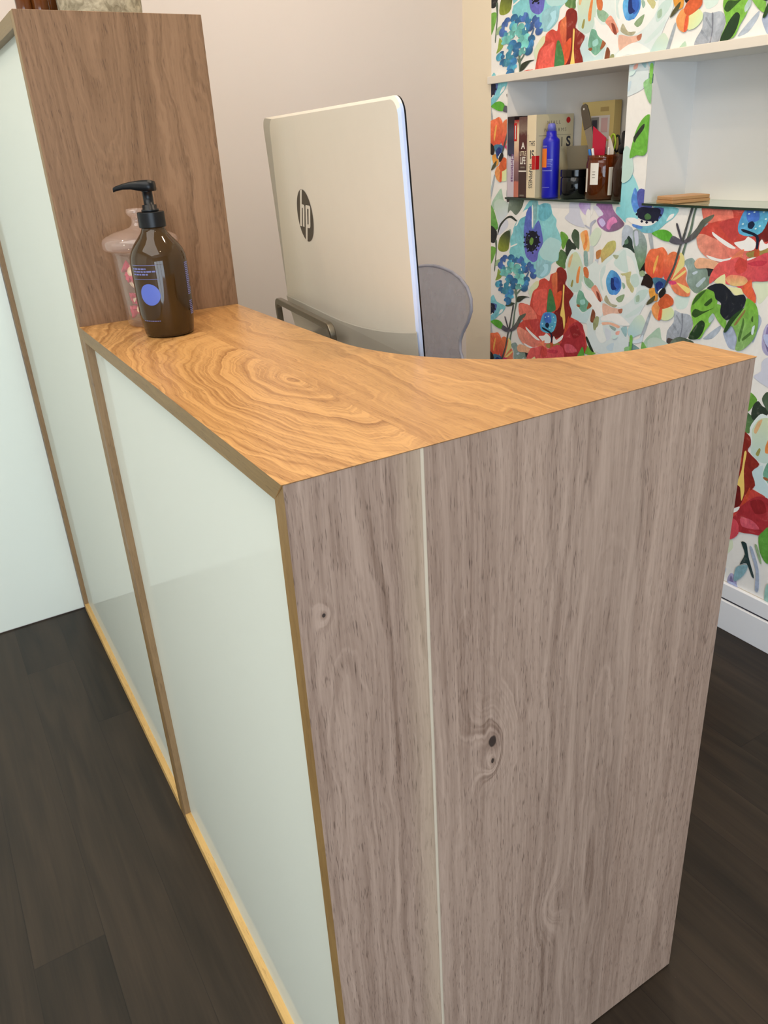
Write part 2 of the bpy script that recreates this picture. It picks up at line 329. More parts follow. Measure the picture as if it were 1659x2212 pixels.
# traced ink shapes of one wallpaper repeat (y z in half millimetres on the wall)
PETALS = '''
170 175 177 |1604 1655 1543 1714 1503 1744 1504 1715 1548 1665
175 180 186 |1295 1830 1270 1803 1286 1742 1302 1684 1316 1737
165 171 182 |1483 1719 1428 1751 1393 1696 1395 1635 1438 1636 1472 1683
205 216 196 |1820 1852 1744 1872 1719 1865 1735 1805 1794 1792
215 216 176 |1349 1983 1270 2009 1248 1968 1257 1932 1298 1883 1332 1941
170 172 171 150 150 150 1814 1755 1796 1607 |1841 1584 1847 1659 1809 1716 1811 1780 1767 1771 1707 1770 1678 1726 1703 1648 1766 1612
80 68 60 |1841 1584 1839 1620 1785 1616 1772 1611 1807 1592
120 120 124 |1761 1767 1751 1764 1745 1691 1754 1619 1763 1618 1751 1695
145 147 148 |1808 1706 1766 1662 1771 1657 1813 1695
145 147 148 |1790 1758 1754 1714 1759 1708 1795 1748
172 162 184 |1254 1702 1253 1756 1235 1795 1202 1778 1183 1692 1209 1637 1242 1658
130 115 150 |1238 1759 1232 1778 1201 1711 1212 1655 1237 1705
168 190 158 |2016 1531 2001 1581 1959 1625 1905 1670 1886 1617 1868 1573 1936 1535
215 222 205 |1964 1577 1955 1584 1950 1569 1958 1557
116 142 132 |2136 1545 2078 1537 2036 1518 2131 1492
148 164 150 120 135 110 1751 2022 1615 1944 |1778 2048 1728 2071 1696 2046 1643 2033 1608 2018 1599 1955 1634 1918 1676 1890 1712 1904 1747 1943 1749 2004
48 48 46 |1650 2041 1585 2048 1595 2001 1615 1985 1624 2016
190 198 196 |1718 1993 1691 2007 1684 1999 1706 1985
175 185 180 |1687 1935 1642 1978 1629 1970 1669 1923
186 197 172 205 205 200 3396 2292 3354 2168 |3428 2291 3364 2321 3277 2300 3253 2268 3276 2229 3362 2163 3395 2195
206 202 200 |3378 2158 3283 2191 3274 2144 3353 2091 3386 2089
92 152 60 120 170 80 3436 2135 3444 2261 |3469 2275 3428 2247 3387 2162 3382 2128 3419 2111 3469 2143
38 38 36 |3469 2143 3394 2108 3402 2048 3427 2027 3469 2039
70 80 56 120 130 110 3125 2319 3252 2245 |3254 2324 3201 2353 3111 2342 3110 2319 3131 2272 3190 2224 3245 2254 3276 2234 3269 2286
50 54 44 |3382 2118 3354 2164 3283 2210 3229 2217 3174 2187 3197 2186 3244 2203 3291 2193 3350 2144 3386 2079
150 168 150 |3274 2115 3238 2127 3241 2059 3264 2038
60 68 42 135 142 42 3289 2095 3336 1989 |3381 2005 3361 2066 3305 2108 3250 2116 3264 1999 3320 1975 3369 1981
90 100 80 |3414 2042 3394 2049 3393 1979 3413 1841 3424 1845 3406 1968
112 162 60 |3468 1998 3410 1998 3410 1958 3443 1899 3464 1882 3477 1942
152 172 122 |3401 1908 3351 1922 3343 1888 3409 1872
142 160 62 |3376 1855 3338 1818 3350 1791 3408 1769 3392 1802
96 128 66 70 100 60 2761 1946 2698 2024 |2782 1958 2745 2034 2704 2024 2663 1996 2698 1920 2761 1937
102 152 50 |2751 2141 2711 2139 2676 2111 2694 2074 2719 2036 2740 2066
48 58 44 |2694 2078 2670 2107 2642 2086 2596 2068 2656 1992 2697 2016
62 78 52 90 105 80 2601 2150 2634 2061 |2651 2125 2628 2166 2588 2151 2579 2104 2581 2047 2629 2087
118 186 182 140 195 188 3159 2188 2823 1978 |3196 2153 3137 2226 3059 2316 2980 2325 2964 2296 2916 2309 2853 2304 2830 2248 2791 2214 2792 2175 2756 2128 2736 2075 2757 2029 2761 1969 2801 1952 2828 1931 2840 1883 2909 1838 2976 1846 3068 1909 3247 1961 3240 2015 3249 2059 3219 2113
96 166 172 130 190 186 3091 2191 3209 2042 |3215 2137 3137 2221 3063 2234 3075 2136 3118 2067 3202 2042
172 204 192 |2919 2053 2844 2104 2740 2080 2757 2020 2781 1958 2893 1958 2945 1995
100 170 176 |2957 2288 2916 2307 2860 2300 2837 2248 2904 2200 2961 2215
142 184 182 |2972 1937 2879 1959 2829 1940 2840 1879 2910 1840 2969 1851
165 205 205 |2906 1924 2856 1933 2861 1881 2910 1848 2932 1855 2890 1897
232 222 204 |3193 2158 3123 2245 3057 2271 3078 2229 3144 2202 3174 2163
232 222 204 |3256 2014 3178 2042 3174 2035 3232 2014
82 98 168 100 95 170 3047 2193 3009 1938 |3082 2247 3036 2285 3017 2158 2961 2202 2930 2144 2912 2063 2953 2004 2965 1951 3009 1933 3069 1957 3093 2003 3104 2106 3105 2144
122 166 160 |3028 2285 3022 2313 2979 2314 2982 2205 3009 2149 3028 2157
232 226 206 |3027 2281 3018 2286 3013 2163 3024 2167
20 22 34 |3088 2069 3074 2103 3023 2134 2972 2119 2948 2079 2968 2036 3018 1999 3071 2014
24 26 40 |3106 2087 3096 2094 3085 2089 3096 2081
24 26 40 |3109 2054 3099 2061 3088 2055 3098 2048
24 26 40 |3101 2026 3090 2033 3080 2027 3090 2020
24 26 40 |3070 2000 3060 2007 3049 2001 3059 1994
24 26 40 |3021 1992 3011 1999 3000 1993 3010 1986
24 26 40 |2985 2016 2975 2023 2965 2017 2975 2010
24 26 40 |2964 2041 2954 2048 2944 2042 2954 2035
24 26 40 |2954 2065 2945 2072 2934 2066 2944 2059
24 26 40 |2963 2101 2953 2108 2943 2102 2953 2095
24 26 40 |2989 2127 2979 2134 2969 2128 2979 2121
24 26 40 |3055 2128 3045 2135 3035 2129 3045 2122
24 26 40 |3085 2112 3074 2119 3064 2113 3074 2106
130 140 190 |3078 2042 3072 2046 3066 2043 3072 2038
130 140 190 |3062 2015 3056 2019 3050 2015 3056 2011
130 140 190 |2989 2039 2983 2043 2977 2040 2983 2036
130 140 190 |2984 2095 2978 2099 2972 2096 2978 2092
130 140 190 |3057 2100 3052 2104 3045 2100 3051 2096
96 132 50 |3043 2073 3025 2092 3007 2082 3009 2056 3027 2041 3045 2054
165 165 160 |2043 2184 2017 2185 1993 2096 2014 2095
122 192 190 150 205 198 2279 2271 2143 2393 |2273 2449 2237 2480 2183 2481 2127 2394 2118 2309 2136 2277 2123 2250 2210 2250 2213 2226 2249 2248 2291 2275 2288 2307 2260 2312 2275 2351
76 130 192 |2182 2354 2161 2416 2126 2363 2121 2309 2147 2281 2172 2315
80 84 150 |2144 2383 2115 2411 2055 2385 2028 2316 2116 2304
126 192 186 105 170 180 1879 2294 2085 2186 |2030 2330 1986 2377 1944 2333 1846 2314 1876 2267 1921 2238 1966 2203 2014 2181 2091 2181 2153 2216 2081 2215 2024 2223 1983 2248 1982 2290
236 230 216 |2207 2250 2151 2255 2083 2236 2007 2238 1972 2254 2024 2221 2101 2214 2181 2229
236 230 216 |1902 2280 1873 2288 1882 2267 1922 2247
82 132 196 |2160 2221 2087 2210 2099 2197 2152 2206
70 86 142 |2040 2311 1948 2315 1955 2273 1990 2248 2013 2294
25 28 48 |2135 2294 2104 2314 2047 2313 1991 2313 1965 2300 1978 2258 2008 2243 2071 2244 2118 2256
25 28 48 |2126 2261 2116 2269 2105 2262 2114 2254
25 28 48 |2104 2238 2094 2246 2083 2239 2093 2231
25 28 48 |2068 2234 2058 2242 2047 2235 2057 2227
25 28 48 |2024 2239 2015 2247 2004 2240 2013 2232
25 28 48 |1994 2250 1985 2258 1974 2251 1983 2243
25 28 48 |1975 2277 1966 2284 1955 2277 1964 2270
25 28 48 |2143 2274 2134 2282 2122 2275 2132 2267
72 108 60 |2077 2268 2056 2283 2030 2270 2034 2253 2066 2249
200 195 196 |2682 2310 2652 2341 2594 2334 2583 2258 2540 2188 2552 2181 2636 2192 2716 2227 2679 2263
176 136 182 200 180 205 2587 2317 2521 2261 |2599 2309 2551 2343 2502 2337 2503 2270 2545 2256
166 112 156 120 88 104 2395 2266 2244 2200 |2452 2313 2408 2356 2336 2333 2316 2298 2291 2271 2221 2221 2249 2192 2299 2173 2357 2169 2418 2195 2439 2231 2400 2266
215 122 162 |2350 2231 2306 2254 2275 2227 2314 2209 2334 2179 2359 2190
214 204 220 |2475 2300 2446 2309 2389 2266 2423 2249 2449 2272
196 176 208 |2427 2223 2398 2241 2367 2214 2394 2192
234 228 222 |2533 2260 2517 2290 2497 2270 2497 2186 2523 2206
235 228 220 |2495 2320 2476 2321 2478 2263 2493 2262
176 172 178 |2493 2135 2491 2208 2451 2231 2445 2223 2479 2191 2480 2136
176 172 178 |2535 2197 2490 2180 2496 2174 2537 2190
206 212 180 |2487 2136 2442 2185 2405 2179 2397 2150 2434 2088 2476 2077
196 200 186 |2488 2071 2458 2074 2453 2009 2465 1921 2496 1927 2483 2007
190 190 188 |2436 1998 2409 2000 2432 1898 2454 1900
202 168 98 185 175 95 2378 1994 2305 2106 |2431 2046 2384 2062 2340 2108 2283 2120 2276 2075 2305 2043 2355 2009 2377 1982 2392 2019 2421 2004
192 122 60 |2431 2046 2390 2062 2398 2018 2424 2003
232 155 78 240 190 120 2513 2156 2543 2046 |2572 2143 2514 2164 2487 2059 2530 2038 2552 2088
224 128 54 |2538 2158 2514 2162 2508 2083 2530 2047 2542 2072 2528 2107
140 165 150 |2536 2037 2505 2040 2493 1962 2524 1959
178 182 184 |2234 2176 2212 2214 2161 2201 2140 2158 2146 2101 2126 2070 2223 2091 2232 2128
44 60 50 |2223 2091 2203 2117 2184 2155 2154 2133 2146 2101 2122 2062 2166 2079
90 120 90 |2209 2125 2188 2139 2180 2115 2207 2105
150 160 152 100 132 86 2108 2160 2086 2000 |2154 2181 2117 2195 2065 2163 2040 2105 2050 2020 2082 1964 2116 2026 2142 2118
190 190 195 |2142 2178 2116 2183 2104 2120 2124 2103
30 18 16 |2082 1964 2047 2020 2035 2033 2040 1980 2059 1954
30 20 16 |2055 1909 2038 1956 1982 1937 1979 1905 2008 1881
216 219 203 206 210 200 2462 1965 2296 1447 |2694 1953 2664 2018 2633 2047 2567 2026 2538 1980 2529 1932 2462 1974 2427 1994 2400 1971 2344 2015 2288 2049 2244 2069 2206 2088 2154 2076 2117 2038 2082 1960 2046 1930 2047 1889 1996 1866 2001 1816 2034 1765 2090 1662 2134 1642 2180 1631 2128 1577 2126 1501 2188 1463 2345 1433 2423 1461 2467 1520 2479 1602 2551 1600 2634 1640 2646 1718 2602 1775 2664 1804 2676 1881
186 201 182 200 205 160 2592 1817 2605 2023 |2680 1945 2650 2010 2600 2032 2565 2000 2528 1923 2546 1809 2603 1784 2665 1818 2670 1891
216 168 112 |2669 1941 2656 1992 2634 2016 2630 2005 2652 1934
226 132 60 |2590 1881 2574 1941 2558 1943 2564 1884 2568 1847 2587 1845
150 140 70 |2639 1821 2624 1859 2614 1851 2622 1814
142 172 136 |2526 1892 2481 1884 2434 1853 2463 1823 2510 1849
204 106 50 |2532 1941 2504 1948 2483 1919 2487 1883 2519 1893
190 206 197 |2639 1719 2589 1772 2578 1708 2522 1661 2448 1703 2480 1611 2551 1605 2628 1645
112 162 130 |2580 1736 2558 1803 2498 1774 2449 1717 2485 1684 2523 1670 2572 1709
150 195 175 |2547 1740 2509 1750 2501 1723 2539 1714
152 90 46 |2578 1708 2552 1712 2545 1699 2564 1696
152 82 42 |2485 1771 2443 1718 2486 1693 2470 1741
236 231 219 |2543 1859 2488 1816 2424 1801 2357 1734 2352 1672 2401 1664 2443 1722 2510 1768
226 146 114 |2457 1824 2422 1850 2388 1819 2353 1766 2390 1761 2430 1800
142 62 42 |2412 1812 2387 1801 2365 1755 2390 1761
228 226 214 |2397 1923 2347 1976 2286 2024 2230 2045 2150 2035 2104 1957 2096 1833 2174 1759 2260 1738 2354 1779
200 212 195 |2231 2062 2198 2073 2181 2012 2164 1951 2221 1954 2283 1994
201 211 196 |2386 1938 2347 1976 2349 1933 2369 1887 2352 1823 2379 1851
192 206 187 |2146 1932 2097 1950 2075 1898 2106 1870 2136 1891
190 205 188 |2105 1811 2071 1857 2007 1869 2028 1816 2090 1774
160 180 148 |2095 1820 2069 1832 2065 1799 2089 1791
200 210 195 |2168 1694 2088 1749 2036 1782 2059 1736 2139 1690
168 170 130 |2293 2040 2247 2040 2262 2017 2280 2024
192 182 122 |2226 1937 2186 1945 2142 1958 2148 1903 2111 1865 2125 1838 2168 1875 2183 1916
236 232 222 |2207 1922 2185 1928 2169 1879 2137 1845 2150 1809 2185 1813 2179 1865
150 175 150 |2209 1887 2189 1885 2179 1865 2194 1851
62 126 186 90 165 200 2244 1879 2323 1909 |2334 1900 2303 1950 2255 1942 2217 1904 2212 1853 2249 1810 2303 1812 2330 1856
40 90 170 |2276 1914 2234 1906 2219 1861 2251 1831 2277 1863
18 42 100 |2296 1904 2275 1902 2266 1864 2246 1845 2281 1836 2295 1856
236 231 222 |2296 1799 2249 1810 2228 1773 2261 1751 2299 1768
140 160 115 |2247 1788 2220 1809 2180 1822 2194 1782 2222 1770
172 162 126 |2341 1767 2326 1800 2286 1757 2232 1751 2254 1735 2297 1742
223 172 142 |2352 1748 2284 1735 2242 1732 2189 1730 2204 1706 2280 1695 2339 1673
176 102 70 |2224 1726 2190 1737 2193 1712 2210 1706
237 231 221 |2357 1662 2280 1695 2221 1700 2166 1677 2123 1648 2204 1636 2277 1651 2349 1640
231 172 136 |2348 1631 2276 1642 2203 1631 2214 1616 2287 1627 2341 1614
132 72 42 |2449 1625 2435 1700 2408 1677 2416 1621
152 152 102 |2423 1620 2401 1660 2375 1655 2383 1594 2413 1571
205 205 201 |2321 1599 2271 1589 2273 1543 2302 1525
226 226 216 |2395 1587 2348 1622 2332 1579 2302 1525 2350 1502 2391 1542
150 165 150 |2286 1623 2231 1614 2236 1595 2266 1603
228 160 135 |2229 1591 2200 1601 2204 1578 2228 1574
190 202 200 |2299 1488 2241 1522 2249 1474 2285 1468
152 182 176 |2190 1620 2145 1636 2145 1574 2176 1596
171 196 191 200 210 180 2101 1595 2056 1711 |2128 1639 2088 1697 2041 1722 2003 1676 2019 1622 2072 1591 2110 1571 2136 1602
164 168 165 |1983 1747 1971 1740 2016 1596 2040 1583
206 210 206 |2043 1583 2018 1609 2024 1564 2101 1542 2092 1561
40 48 34 |2479 1508 2467 1520 2423 1461 2402 1432 2428 1432
110 160 50 |2492 1415 2469 1467 2421 1433 2383 1431 2432 1407
96 112 90 |3187 1733 3167 1731 3161 1650 3183 1565 3190 1497 3220 1402 3258 1212 3279 1208 3236 1394 3206 1494 3195 1564 3177 1648
96 112 90 |3199 1727 3174 1710 3132 1740 3124 1736 3170 1695 3186 1698
50 55 40 |3169 1649 3154 1687 3092 1700 3030 1697 3076 1689 3130 1655
60 72 55 |3290 1608 3249 1636 3185 1637 3216 1617 3265 1603
70 100 130 |3077 1830 3047 1867 3040 1863 3065 1826
53 80 126 66 100 158 3326 1939 3320 1901 |3321 1911 3341 1901 3354 1912 3352 1926 3337 1938 3315 1941 3297 1934 3291 1921 3300 1907
53 81 127 66 101 158 3317 1951 3281 1923 |3291 1930 3302 1917 3321 1921 3330 1933 3324 1947 3307 1956 3285 1956 3270 1948 3269 1934
58 89 139 73 111 174 3374 1868 3304 1899 |3323 1891 3299 1883 3313 1866 3339 1857 3365 1861 3379 1875 3374 1893 3353 1907 3325 1909
42 92 125 52 116 156 3238 1964 3224 1921 |3228 1933 3248 1921 3265 1932 3265 1948 3249 1962 3225 1966 3204 1960 3195 1946 3203 1930
41 91 123 51 113 153 3210 1937 3180 1906 |3188 1914 3201 1901 3219 1907 3226 1919 3218 1933 3200 1941 3179 1940 3166 1930 3166 1916
66 141 158 83 176 198 3273 1889 3203 1917 |3222 1909 3200 1900 3214 1884 3240 1877 3265 1882 3277 1896 3271 1914 3250 1926 3223 1928
42 93 126 53 117 158 3170 1915 3151 1954 |3156 1944 3134 1948 3129 1934 3139 1921 3159 1914 3179 1916 3191 1927 3188 1942 3173 1953
59 91 143 74 113 178 3107 1922 3160 1951 |3145 1944 3137 1961 3112 1958 3098 1946 3100 1929 3117 1916 3143 1912 3164 1920 3170 1936
46 101 137 57 127 171 3120 1901 3077 1930 |3089 1923 3069 1919 3074 1906 3091 1897 3111 1897 3125 1905 3127 1919 3115 1931 3095 1936
49 75 119 62 94 148 3061 1861 3095 1896 |3086 1887 3072 1902 3052 1895 3044 1881 3052 1866 3072 1856 3095 1857 3110 1868 3110 1884
50 110 149 62 138 186 3076 1887 3134 1875 |3118 1878 3131 1889 3115 1899 3095 1901 3079 1893 3075 1880 3085 1867 3104 1861 3124 1864
51 78 123 64 98 154 3052 1894 3008 1931 |3020 1921 2997 1919 3001 1903 3019 1891 3042 1890 3060 1898 3064 1914 3052 1928 3030 1935
60 91 144 75 114 180 3035 1871 2979 1900 |2994 1893 2973 1886 2983 1871 3004 1863 3027 1865 3040 1877 3038 1893 3021 1906 2998 1909
53 81 127 66 101 159 3017 1828 2980 1868 |2990 1857 2966 1857 2968 1841 2983 1829 3006 1825 3025 1832 3032 1847 3022 1862 3002 1870
55 118 132 69 147 165 3289 1845 3347 1865 |3331 1860 3327 1877 3303 1878 3286 1868 3283 1852 3297 1838 3321 1832 3343 1836 3354 1850
88 145 131 110 181 164 3248 1880 3274 1831 |3267 1844 3295 1839 3301 1856 3287 1873 3262 1882 3236 1878 3223 1864 3227 1846 3247 1833
94 156 141 118 194 176 3313 1837 3241 1831 |3261 1833 3256 1816 3281 1809 3304 1814 3315 1829 3308 1846 3286 1857 3260 1858 3243 1847
96 158 143 120 198 179 3290 1833 3362 1835 |3342 1835 3348 1851 3325 1858 3302 1854 3290 1841 3295 1825 3314 1813 3339 1811 3358 1820
98 162 146 123 202 183 3254 1891 3190 1898 |3208 1896 3197 1883 3215 1874 3237 1874 3252 1884 3253 1898 3239 1911 3218 1916 3198 1910
94 155 141 118 194 176 3178 1906 3156 1864 |3162 1875 3181 1861 3199 1871 3203 1887 3189 1902 3166 1909 3143 1905 3131 1891 3136 1875
96 157 142 119 197 178 3167 1879 3213 1837 |3200 1848 3227 1849 3224 1866 3204 1880 3178 1883 3158 1874 3152 1858 3164 1842 3188 1833
54 116 130 68 145 162 3098 1848 3172 1859 |3151 1856 3155 1874 3128 1880 3105 1873 3096 1857 3105 1839 3128 1828 3155 1829 3172 1841
108 178 161 135 222 201 3141 1831 3082 1822 |3098 1824 3096 1809 3117 1805 3136 1811 3143 1824 3135 1838 3116 1847 3095 1846 3081 1836
96 158 143 120 197 178 3141 1815 3190 1837 |3176 1831 3171 1846 3149 1846 3135 1836 3135 1821 3149 1808 3171 1804 3190 1810 3198 1823
39 86 116 48 108 145 3080 1830 3049 1794 |3058 1803 3072 1789 3092 1795 3098 1810 3089 1825 3069 1834 3046 1833 3033 1822 3034 1806
50 111 150 62 138 187 3066 1764 3092 1808 |3085 1796 3066 1811 3046 1802 3041 1785 3054 1768 3079 1759 3104 1763 3117 1777 3113 1795
38 85 115 48 107 144 3085 1730 3094 1780 |3092 1766 3068 1779 3052 1766 3053 1748 3072 1733 3099 1728 3121 1735 3129 1752 3118 1770
108 178 161 135 222 201 3116 1816 3134 1764 |3129 1778 3157 1771 3166 1788 3155 1806 3130 1816 3104 1815 3088 1802 3089 1784 3107 1768
46 102 137 57 127 172 3210 1820 3279 1785 |3260 1794 3285 1802 3272 1819 3246 1829 3220 1826 3204 1812 3208 1794 3228 1779 3256 1775
41 90 122 51 113 152 3225 1760 3198 1801 |3206 1791 3182 1794 3179 1779 3192 1765 3214 1758 3235 1762 3245 1775 3240 1790 3221 1801
59 126 141 74 157 176 3238 1795 3298 1774 |3282 1780 3299 1789 3285 1801 3263 1806 3244 1801 3236 1788 3243 1774 3262 1764 3284 1764
38 85 115 48 107 144 3384 1746 3316 1764 |3334 1759 3318 1749 3335 1736 3359 1732 3379 1739 3385 1754 3374 1769 3352 1778 3329 1776
66 140 157 82 175 196 3407 1749 3342 1745 |3360 1746 3356 1731 3378 1725 3399 1729 3408 1742 3402 1757 3383 1768 3360 1768 3344 1760
39 88 118 49 110 148 3314 1729 3359 1691 |3347 1701 3371 1702 3367 1718 3349 1730 3325 1733 3307 1725 3302 1710 3314 1695 3337 1688
56 120 134 70 150 168 3311 1742 3240 1755 |3260 1751 3246 1739 3265 1727 3289 1725 3307 1734 3311 1750 3297 1765 3274 1772 3251 1768
56 118 133 69 148 166 3272 1730 3214 1723 |3230 1725 3227 1710 3249 1706 3267 1711 3274 1723 3266 1738 3248 1747 3227 1746 3213 1737
39 86 116 48 108 145 3189 1735 3218 1768 |3210 1759 3196 1773 3178 1767 3171 1754 3180 1740 3199 1731 3220 1732 3234 1742 3233 1757
50 112 151 63 140 189 3241 1692 3308 1682 |3290 1685 3302 1697 3283 1708 3260 1709 3244 1700 3242 1685 3256 1671 3278 1664 3299 1669
66 140 157 82 175 196 3260 1684 3207 1659 |3222 1666 3229 1648 3254 1649 3269 1660 3267 1677 3250 1692 3225 1696 3204 1690 3197 1675
44 98 132 55 122 165 3230 1661 3301 1623 |3282 1633 3308 1640 3295 1659 3268 1670 3240 1667 3225 1653 3228 1634 3249 1618 3278 1613
88 144 131 110 181 163 3150 1774 3146 1731 |3147 1743 3168 1732 3181 1744 3179 1760 3162 1772 3138 1776 3120 1769 3114 1754 3124 1739
49 109 147 61 136 184 3201 1721 3260 1694 |3243 1701 3263 1708 3251 1723 3230 1730 3209 1727 3198 1715 3202 1700 3219 1688 3242 1686
53 113 127 67 142 159 3313 1688 3278 1732 |3287 1721 3261 1723 3261 1706 3276 1692 3301 1686 3323 1691 3332 1705 3324 1722 3303 1733
41 91 122 51 113 153 3188 1809 3188 1768 |3188 1779 3209 1770 3220 1782 3216 1797 3199 1808 3177 1810 3160 1802 3156 1788 3167 1774
215 225 215 |3218 1838 3213 1857 3207 1839
215 225 215 |3125 1867 3120 1885 3114 1868
215 225 215 |3318 1736 3312 1755 3306 1738
215 225 215 |3130 1758 3125 1776 3119 1759
215 225 215 |3283 1857 3278 1875 3272 1858
215 225 215 |3306 1789 3301 1807 3295 1790
216 206 152 200 210 175 2972 1749 3032 1747 |3040 1746 2967 1813 2930 1807 2958 1765 2987 1747 3000 1682 3023 1703
202 66 46 190 55 45 2995 1771 2724 1417 |3018 1674 2994 1741 2943 1777 2934 1821 2881 1841 2837 1827 2825 1871 2777 1890 2762 1919 2724 1927 2682 1904 2673 1863 2685 1825 2608 1774 2644 1718 2613 1648 2639 1625 2516 1587 2489 1396 2985 1292 2942 1352 3051 1384 3123 1413 3148 1451 3157 1486 3087 1533 3135 1572 3141 1638 3090 1650 3029 1643
222 84 66 |2999 1672 2972 1744 2914 1766 2856 1768 2857 1642 2906 1590 2967 1607
226 110 85 |3138 1633 3090 1647 3029 1643 2959 1598 2949 1549 3010 1550 3103 1531 3135 1572
132 32 20 |2776 1866 2761 1917 2724 1926 2682 1904 2673 1863 2685 1825 2608 1774 2644 1718 2613 1648 2663 1573 2686 1502 2755 1461 2799 1478 2762 1607 2784 1748
198 62 36 215 110 60 2781 1700 2798 1878 |2817 1839 2801 1878 2777 1890 2763 1886 2756 1751 2765 1655 2791 1747
110 22 18 |2784 1623 2710 1672 2685 1599 2686 1502 2755 1461 2799 1478
216 76 30 |2776 1739 2716 1780 2725 1689 2764 1645
236 192 92 |2704 1814 2690 1811 2692 1712 2671 1596 2681 1532 2699 1606 2721 1622 2705 1710
190 60 25 |2673 1514 2645 1624 2637 1597 2659 1511
72 116 56 60 120 70 2827 1766 2814 1633 |2835 1775 2806 1764 2765 1664 2785 1637 2849 1623 2849 1701
186 56 50 |3025 1538 2920 1564 2909 1490 2930 1451 2993 1492
166 36 42 |2679 1498 2596 1589 2511 1588 2490 1401 2720 1343 2750 1372 2697 1446
140 24 28 |2627 1550 2562 1580 2525 1524 2589 1489
206 78 88 |2669 1436 2600 1444 2550 1409 2652 1385
226 138 108 215 95 80 3116 1451 2868 1391 |3157 1466 3117 1477 3053 1461 2945 1433 2839 1416 2844 1365 2987 1343 3082 1363 3139 1406
229 166 122 |3153 1329 3122 1356 3050 1353 2979 1340 2852 1368 2843 1339 2986 1307 3064 1308 3136 1300
152 128 62 |2846 1405 2725 1436 2724 1412 2773 1393 2831 1382
190 75 35 |2803 1423 2782 1426 2776 1395 2805 1389
237 230 214 |3062 1491 3023 1472 2914 1423 2944 1418 2991 1436 3054 1472
237 230 214 |2926 1447 2871 1461 2850 1480 2805 1457 2810 1421 2861 1412 2899 1426
237 230 214 |2783 1456 2773 1473 2747 1452 2686 1497 2698 1461 2753 1426 2781 1421
237 230 214 |3082 1373 2980 1360 2868 1396 2896 1355 2972 1346 3050 1353
237 230 214 |2841 1375 2744 1393 2771 1353 2807 1346
72 142 184 85 170 185 2877 1590 2800 1503 |2885 1608 2820 1627 2763 1616 2753 1569 2779 1506 2835 1482 2902 1491 2915 1534
60 105 180 |2877 1600 2820 1618 2803 1562 2860 1548
190 215 230 |2869 1586 2862 1591 2855 1588 2862 1583
190 215 230 |2790 1598 2783 1603 2777 1600 2783 1594
190 215 230 |2774 1566 2768 1571 2761 1568 2767 1563
190 215 230 |2896 1537 2889 1543 2883 1539 2889 1534
190 215 230 |2822 1519 2815 1525 2809 1521 2815 1516
190 215 230 |2840 1595 2834 1601 2827 1597 2833 1592
190 215 230 |2801 1532 2794 1538 2788 1534 2794 1529
15 30 55 |2860 1543 2839 1554 2823 1539 2837 1517 2859 1523
15 25 45 |2896 1512 2873 1513 2796 1489 2788 1430 2800 1428 2810 1481 2880 1500
205 80 60 |2986 1312 2926 1344 2829 1342 2750 1367 2748 1332 2985 1286
225 86 76 205 62 72 1586 2020 1277 2029 |1599 1950 1599 1996 1559 2059 1493 2082 1444 2104 1391 2087 1335 2113 1290 2134 1240 2121 1224 2056 1268 2000 1355 1986 1320 1925 1319 1885 1363 1910 1386 1925 1443 1959 1502 1961 1519 2004 1564 1977
200 60 50 |1462 2050 1438 2100 1395 2082 1393 2039 1436 2017
226 216 152 |1573 1962 1514 2009 1502 1961 1478 1946 1410 1949 1390 1916 1436 1910 1494 1948
225 90 46 |1405 1950 1357 1999 1346 1961 1318 1912 1319 1885 1368 1910
229 134 94 222 180 110 1450 2007 1443 1959 |1505 1983 1477 2009 1399 2008 1375 1988 1402 1963 1464 1956
190 45 60 |1389 2074 1332 2092 1283 2092 1308 2069 1367 2065
228 120 80 |1457 2120 1419 2140 1423 2101 1396 2086 1443 2100 1493 2082
232 108 58 215 75 40 1979 2097 1962 1944 |2040 1980 2043 2034 2016 2090 1967 2101 1924 2111 1889 2076 1898 2047 1904 1989 1912 1949 1973 1933 2014 1953
238 165 70 |1981 2001 1962 2060 1950 2061 1962 2002 1977 1962
221 202 122 |1807 2092 1781 2076 1771 2039 1788 1986 1825 1949 1849 1946 1823 2025
230 116 62 205 60 45 1853 2079 1886 1942 |1909 2036 1878 2082 1843 2094 1805 2074 1821 2016 1849 1946 1885 1932 1908 1969
228 121 76 |1843 1947 1806 1989 1769 2021 1750 1990 1754 1956 1719 1908 1720 1870 1767 1864 1817 1877 1852 1917
233 202 112 |1811 1931 1774 1926 1716 1908 1733 1883
233 202 112 |1837 1947 1766 2002 1759 1993 1813 1950
205 50 95 |1867 1934 1824 1939 1811 1926 1852 1917
216 142 46 |1999 1875 1955 1885 1932 1848 1935 1818 1967 1814 1989 1836
38 24 20 |2061 1893 2034 1956 2001 1949 1972 1923 1987 1881 2034 1891
150 165 120 |2081 1961 2053 1974 2034 1951 2065 1938
80 75 45 |2009 1783 1993 1815 1951 1846 1960 1810
221 212 142 205 216 160 1880 1780 1824 1733 |1892 1774 1844 1800 1810 1775 1813 1745 1847 1720 1892 1718
228 142 72 |1969 1773 1934 1813 1893 1783 1892 1723 1916 1709 1951 1730
205 86 36 |1927 1809 1877 1865 1825 1842 1821 1813 1855 1789 1898 1778
215 80 40 |1911 1776 1895 1778 1898 1717 1917 1714
40 70 122 70 120 130 1910 1881 1974 1937 |1980 1937 1943 1946 1885 1937 1888 1903 1909 1871 1946 1856 1963 1899
20 40 100 |1957 1905 1928 1928 1901 1911 1934 1868
225 225 225 |1934 1868 1911 1890 1904 1881 1927 1859
35 30 25 |1927 1864 1893 1897 1878 1875 1894 1848 1918 1835
75 76 70 |1760 2339 1751 2339 1749 2317 1765 2268 1787 2167 1805 2120 1824 2034 1861 1940 1892 1888 1884 1928 1845 2013 1821 2110 1804 2166 1777 2267
